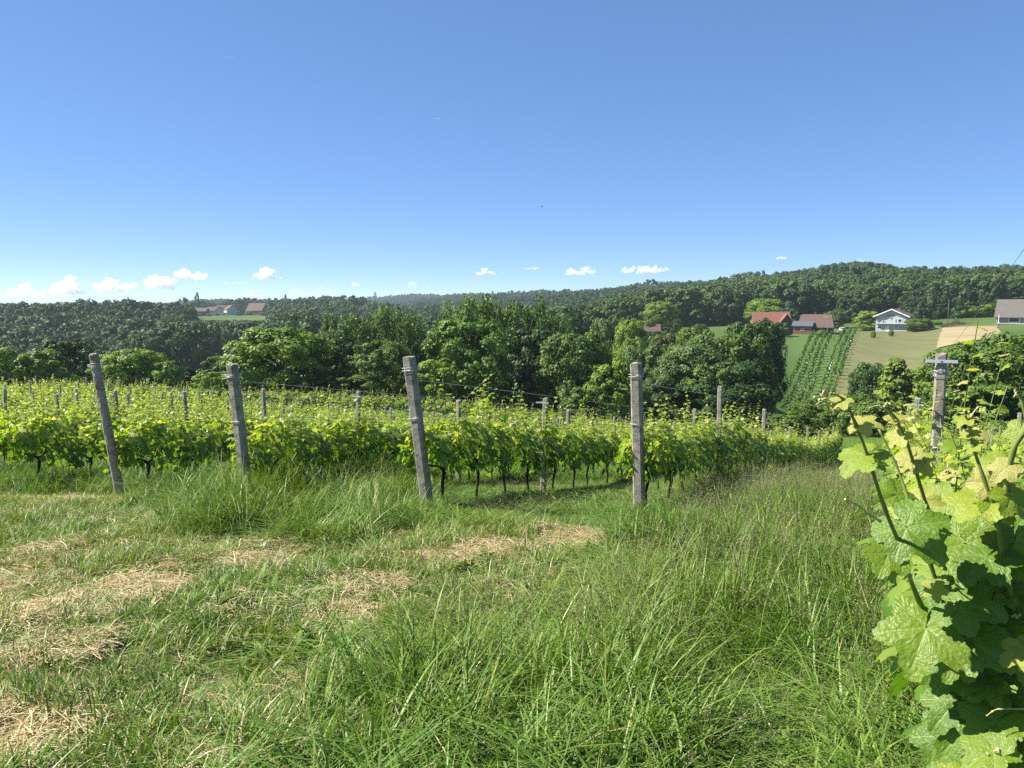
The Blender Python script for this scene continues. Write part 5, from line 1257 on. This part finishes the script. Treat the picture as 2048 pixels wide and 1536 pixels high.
for (px, py, Y, L, ang, age, nr) in [
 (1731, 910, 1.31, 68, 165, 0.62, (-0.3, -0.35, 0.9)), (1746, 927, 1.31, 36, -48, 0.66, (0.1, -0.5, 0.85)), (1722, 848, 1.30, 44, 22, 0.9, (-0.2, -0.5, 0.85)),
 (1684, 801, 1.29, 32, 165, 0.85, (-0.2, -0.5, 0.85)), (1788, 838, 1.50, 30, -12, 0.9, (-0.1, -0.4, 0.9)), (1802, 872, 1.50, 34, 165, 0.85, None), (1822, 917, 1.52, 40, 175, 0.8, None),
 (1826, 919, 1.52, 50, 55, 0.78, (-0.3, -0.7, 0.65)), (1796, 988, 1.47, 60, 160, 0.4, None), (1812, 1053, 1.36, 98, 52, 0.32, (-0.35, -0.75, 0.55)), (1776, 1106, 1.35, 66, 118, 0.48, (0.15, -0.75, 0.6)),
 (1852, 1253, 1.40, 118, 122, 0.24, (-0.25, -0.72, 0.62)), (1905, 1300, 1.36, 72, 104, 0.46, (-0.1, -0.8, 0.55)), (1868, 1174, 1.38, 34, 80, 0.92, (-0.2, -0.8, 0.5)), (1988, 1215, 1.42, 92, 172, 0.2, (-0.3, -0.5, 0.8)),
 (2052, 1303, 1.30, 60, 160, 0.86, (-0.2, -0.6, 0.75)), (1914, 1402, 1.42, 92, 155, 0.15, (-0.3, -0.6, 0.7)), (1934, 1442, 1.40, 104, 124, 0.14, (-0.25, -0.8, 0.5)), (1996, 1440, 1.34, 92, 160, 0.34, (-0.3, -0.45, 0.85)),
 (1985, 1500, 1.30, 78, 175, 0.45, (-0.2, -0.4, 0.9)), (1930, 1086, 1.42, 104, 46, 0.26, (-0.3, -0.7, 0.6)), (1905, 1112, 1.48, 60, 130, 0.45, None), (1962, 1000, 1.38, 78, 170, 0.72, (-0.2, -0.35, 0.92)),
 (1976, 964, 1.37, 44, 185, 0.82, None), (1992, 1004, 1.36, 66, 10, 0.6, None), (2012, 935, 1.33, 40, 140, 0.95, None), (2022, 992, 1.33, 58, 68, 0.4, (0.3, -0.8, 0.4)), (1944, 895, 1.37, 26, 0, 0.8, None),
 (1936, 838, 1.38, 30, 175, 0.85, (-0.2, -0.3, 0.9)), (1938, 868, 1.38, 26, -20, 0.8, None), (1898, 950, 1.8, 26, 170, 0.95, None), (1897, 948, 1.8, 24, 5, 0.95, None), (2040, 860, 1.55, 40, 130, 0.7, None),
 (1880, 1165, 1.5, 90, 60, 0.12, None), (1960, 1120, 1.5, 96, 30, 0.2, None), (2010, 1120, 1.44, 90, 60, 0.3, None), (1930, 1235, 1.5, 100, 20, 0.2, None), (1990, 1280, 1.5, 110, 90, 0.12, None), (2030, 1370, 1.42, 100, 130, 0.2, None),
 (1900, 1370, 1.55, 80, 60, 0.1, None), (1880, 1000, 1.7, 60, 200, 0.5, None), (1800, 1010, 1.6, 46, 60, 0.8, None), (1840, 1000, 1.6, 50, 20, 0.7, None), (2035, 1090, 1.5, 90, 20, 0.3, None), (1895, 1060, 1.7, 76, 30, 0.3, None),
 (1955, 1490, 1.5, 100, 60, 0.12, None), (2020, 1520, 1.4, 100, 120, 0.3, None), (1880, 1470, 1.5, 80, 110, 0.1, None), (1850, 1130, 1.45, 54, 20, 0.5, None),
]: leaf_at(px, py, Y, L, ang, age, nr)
for (px, py, Y) in ((1648, 790, 1.29), (1640, 797, 1.29), (1824, 1142, 1.36), (1818, 1150, 1.36), (1772, 812, 1.49), (2034, 788, 1.56), (1893, 940, 1.8), (2036, 1238, 1.33), (1985, 1508, 1.29), (1930, 826, 1.38)):
    p = at(px, py, Y) - vroot; mb = MB()
    for k in range(3):
        c = p + Vector((rl.gauss(0, 0.005), rl.gauss(0, 0.005), rl.gauss(0, 0.004))); d = Vector((rl.gauss(0, 1), rl.gauss(0, 1), rl.gauss(0, 1))).normalized() * 0.0055
        mb.tube([c - d, c - d * 0.3 + Vector((0, 0, 0.003)), c + d * 0.4, c + d], [0.0005, 0.0021, 0.0017, 0.0004], 6)
    hang(mb, 'shoot_tip', M['bud'])
# deeper in the plant: leaves in each other's shade
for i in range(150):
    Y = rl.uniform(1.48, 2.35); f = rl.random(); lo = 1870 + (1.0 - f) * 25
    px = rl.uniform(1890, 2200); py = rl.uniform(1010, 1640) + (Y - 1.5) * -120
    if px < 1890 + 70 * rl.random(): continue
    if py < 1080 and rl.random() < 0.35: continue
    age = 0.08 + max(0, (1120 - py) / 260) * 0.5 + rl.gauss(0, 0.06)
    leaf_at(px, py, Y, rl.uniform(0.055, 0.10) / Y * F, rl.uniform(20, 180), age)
for i in range(46):
    px = rl.uniform(1860, 2060); py = rl.uniform(1060, 1560); Y = rl.uniform(1.36, 1.52)
    if px < 1850 + (1560 - py) * 0.12 + rl.uniform(0, 40): continue
    leaf_at(px, py, Y, rl.uniform(44, 92), rl.uniform(40, 175), rl.uniform(0.2, 0.62))
# old wood
mb = MB(); mb.tube([(0, 0, -0.1), (0.02, 0.01, 0.15), (-0.01, 0.03, 0.35), (0.03, 0.0, 0.55), (0.0, 0.02, 0.66)], [0.036, 0.030, 0.027, 0.028, 0.03], 9); hang(mb, 'trunk', M['vine_bark'])
for s in (-1, 1):
    d = Vector((DX, DY, -0.06)) * s; mb = MB(); mb.tube([Vector((0, 0.02, 0.64)), d * 0.15 + Vector((0, 0, 0.74)), d * 0.45 + Vector((0, 0, 0.76))], [0.02, 0.015, 0.010], 7); hang(mb, 'cane', M['vine_bark'])

# ------------------------------------------------------------------ clouds, far beyond the hills
M['cloud'], nt, lk = new_mat('cloud_vapour')
pv = nt.new('ShaderNodeVolumePrincipled'); pv.inputs['Color'].default_value = (1, 1, 1, 1); pv.inputs['Density'].default_value = 0.011; pv.inputs['Anisotropy'].default_value = 0.15
lk.new(pv.outputs[0], nt.new('ShaderNodeOutputMaterial').inputs['Volume'])
M['wisp'], nt, lk = new_mat('thin_cloud_vapour')
pv = nt.new('ShaderNodeVolumePrincipled'); pv.inputs['Color'].default_value = (1, 1, 1, 1); pv.inputs['Density'].default_value = 0.0028
lk.new(pv.outputs[0], nt.new('ShaderNodeOutputMaterial').inputs['Volume'])
CY = 15000.0
def cloud(px0, px1, y0, y1, label, seed, thin=False):
    rnd = random.Random(seed); bm = bmesh.new()
    A = at(px0, y1, CY); B = at(px1, y0, CY); W, H = B.x - A.x, (B.z - A.z) * 1.02
    n = int(12 + W / 40)
    for i in range(n):
        u = rnd.random(); hump = 0.35 + 0.65 * math.sin(math.pi * min(1, max(0, u * 0.9 + 0.05 + 0.1 * math.sin(seed)))) * (0.6 + 0.4 * math.sin(u * 9 + seed))
        r = H * rnd.uniform(0.12, 0.30) * (0.6 + 0.5 * hump); v = rnd.random() ** 1.3 * hump
        m = Matrix.Translation((A.x + r + u * (W - 2 * r), CY + rnd.uniform(-0.25, 0.25) * W, A.z + r * 0.7 + v * (H - 1.6 * r))) @ Matrix.Diagonal((1.25, 1.25, 0.85, 1))
        bmesh.ops.create_icosphere(bm, subdivisions=2, radius=r, matrix=m)
    me = bpy.data.meshes.new('cloud'); bm.to_mesh(me); bm.free(); me.materials.append(M['wisp' if thin else 'cloud'])
    o = link('cloud', me); o.modifiers.new('fuse', 'REMESH').voxel_size = max(10.0, W / 70)
    tx = bpy.data.textures.new('puffs', 'CLOUDS'); tx.noise_scale = H * 0.22; tx.noise_depth = 3
    d = o.modifiers.new('puffs', 'DISPLACE'); d.texture = tx; d.texture_coords = 'GLOBAL'; d.strength = H * 0.42; d.mid_level = 0.62
    return tag(o, label, 'cloud', 'fair weather clouds low over the horizon')
for i, (x0, x1, y0, y1, th, lab) in enumerate([
 (20, 86, 560, 596, 0, 'small slanting white cloud nearest the left edge of the picture'),
 (92, 168, 547, 592, 0, 'tall slanting white cloud, second from the left edge'),
 (184, 268, 552, 585, 0, 'broad soft white cloud left of the stacked pair'),
 (290, 348, 534, 580, 0, 'two-tiered white cloud, left of the pair above the left wooded hill'),
 (350, 418, 529, 562, 0, 'bright puffy cloud, right of the pair above the left wooded hill'),
 (428, 466, 577, 598, 1, 'faint cloud just above the village on the far ridge'),
 (448, 492, 558, 569, 0, 'thin flat cloud above the village on the far ridge'),
 (500, 561, 532, 561, 0, 'bright cloud with a tall right puff, above the village barn'),
 (480, 526, 575, 597, 1, 'faint hazy cloud low over the village barn'),
 (584, 606, 538, 546, 1, 'tiny faint cloud right of the bright puff over the barn'),
 (562, 664, 569, 594, 1, 'long faint cloud low over the skyline right of the village'),
 (700, 719, 561, 574, 0, 'tiny white cloud left of the birch tops'),
 (814, 836, 557, 577, 1, 'small faint cloud between birches and willows'),
 (851, 862, 567, 577, 1, 'speck of cloud left of the tallest willow'),
 (949, 993, 533, 551, 0, 'white oblong cloud above the tallest willow'),
 (1002, 1011, 541, 548, 1, 'speck of cloud right of the oblong cloud over the willows'),
 (1046, 1079, 529, 540, 0, 'small flat lens of cloud right of the willow cloud'),
 (1129, 1192, 527, 551, 0, 'white cloud with a pointed right puff over the right willows'),
 (1210, 1226, 538, 546, 1, 'tiny cloud left of the long bright cloud'),
 (1238, 1337, 524, 548, 0, 'long bright white cloud above the fourth front post'),
 (1272, 1288, 557, 577, 1, 'small upright faint cloud below the long bright cloud'),
 (1548, 1574, 508, 520, 0, 'tiny white cloud high above the orange roofed farmhouse'),
 (1541, 1566, 541, 553, 1, 'tiny faint cloud just over the wooded skyline'),
 (1712, 1736, 514, 526, 1, 'faint cloud just over the wooded summit'),
]): cloud(x0, x1, y0, y1, lab, 40 + i, bool(th))
for (a, b, lab) in (((442, 116), (471, 113), 'short faint vapour trail high in the upper left sky'), ((866, 238), (881, 236), 'shorter faint vapour trail in the middle of the sky')):
    mb = MB(); P, Q2 = at(*a, 24000.0), at(*b, 24500.0)
    mb.tube([P, P.lerp(Q2, 0.3), P.lerp(Q2, 0.75), Q2], [4, 14, 13, 4], 8)
    tag(mb.build('vapour_trail', M['wisp']), lab, 'vapour trail')

# ------------------------------------------------------------------ the air between the hills
M['haze'], nt, lk = new_mat('summer_haze')
pv = nt.new('ShaderNodeVolumePrincipled'); pv.inputs['Color'].default_value = (0.72, 0.86, 1.0, 1); pv.inputs['Density'].default_value = HAZE; pv.inputs['Anisotropy'].default_value = 0.2
lk.new(pv.outputs[0], nt.new('ShaderNodeOutputMaterial').inputs['Volume'])
mb = MB(); mb.box((0, 0, -8), (8100, 8100, 124))
tag(mb.build('haze', M['haze']), 'thin bluish summer haze filling the valley air', 'haze', kind='stuff')
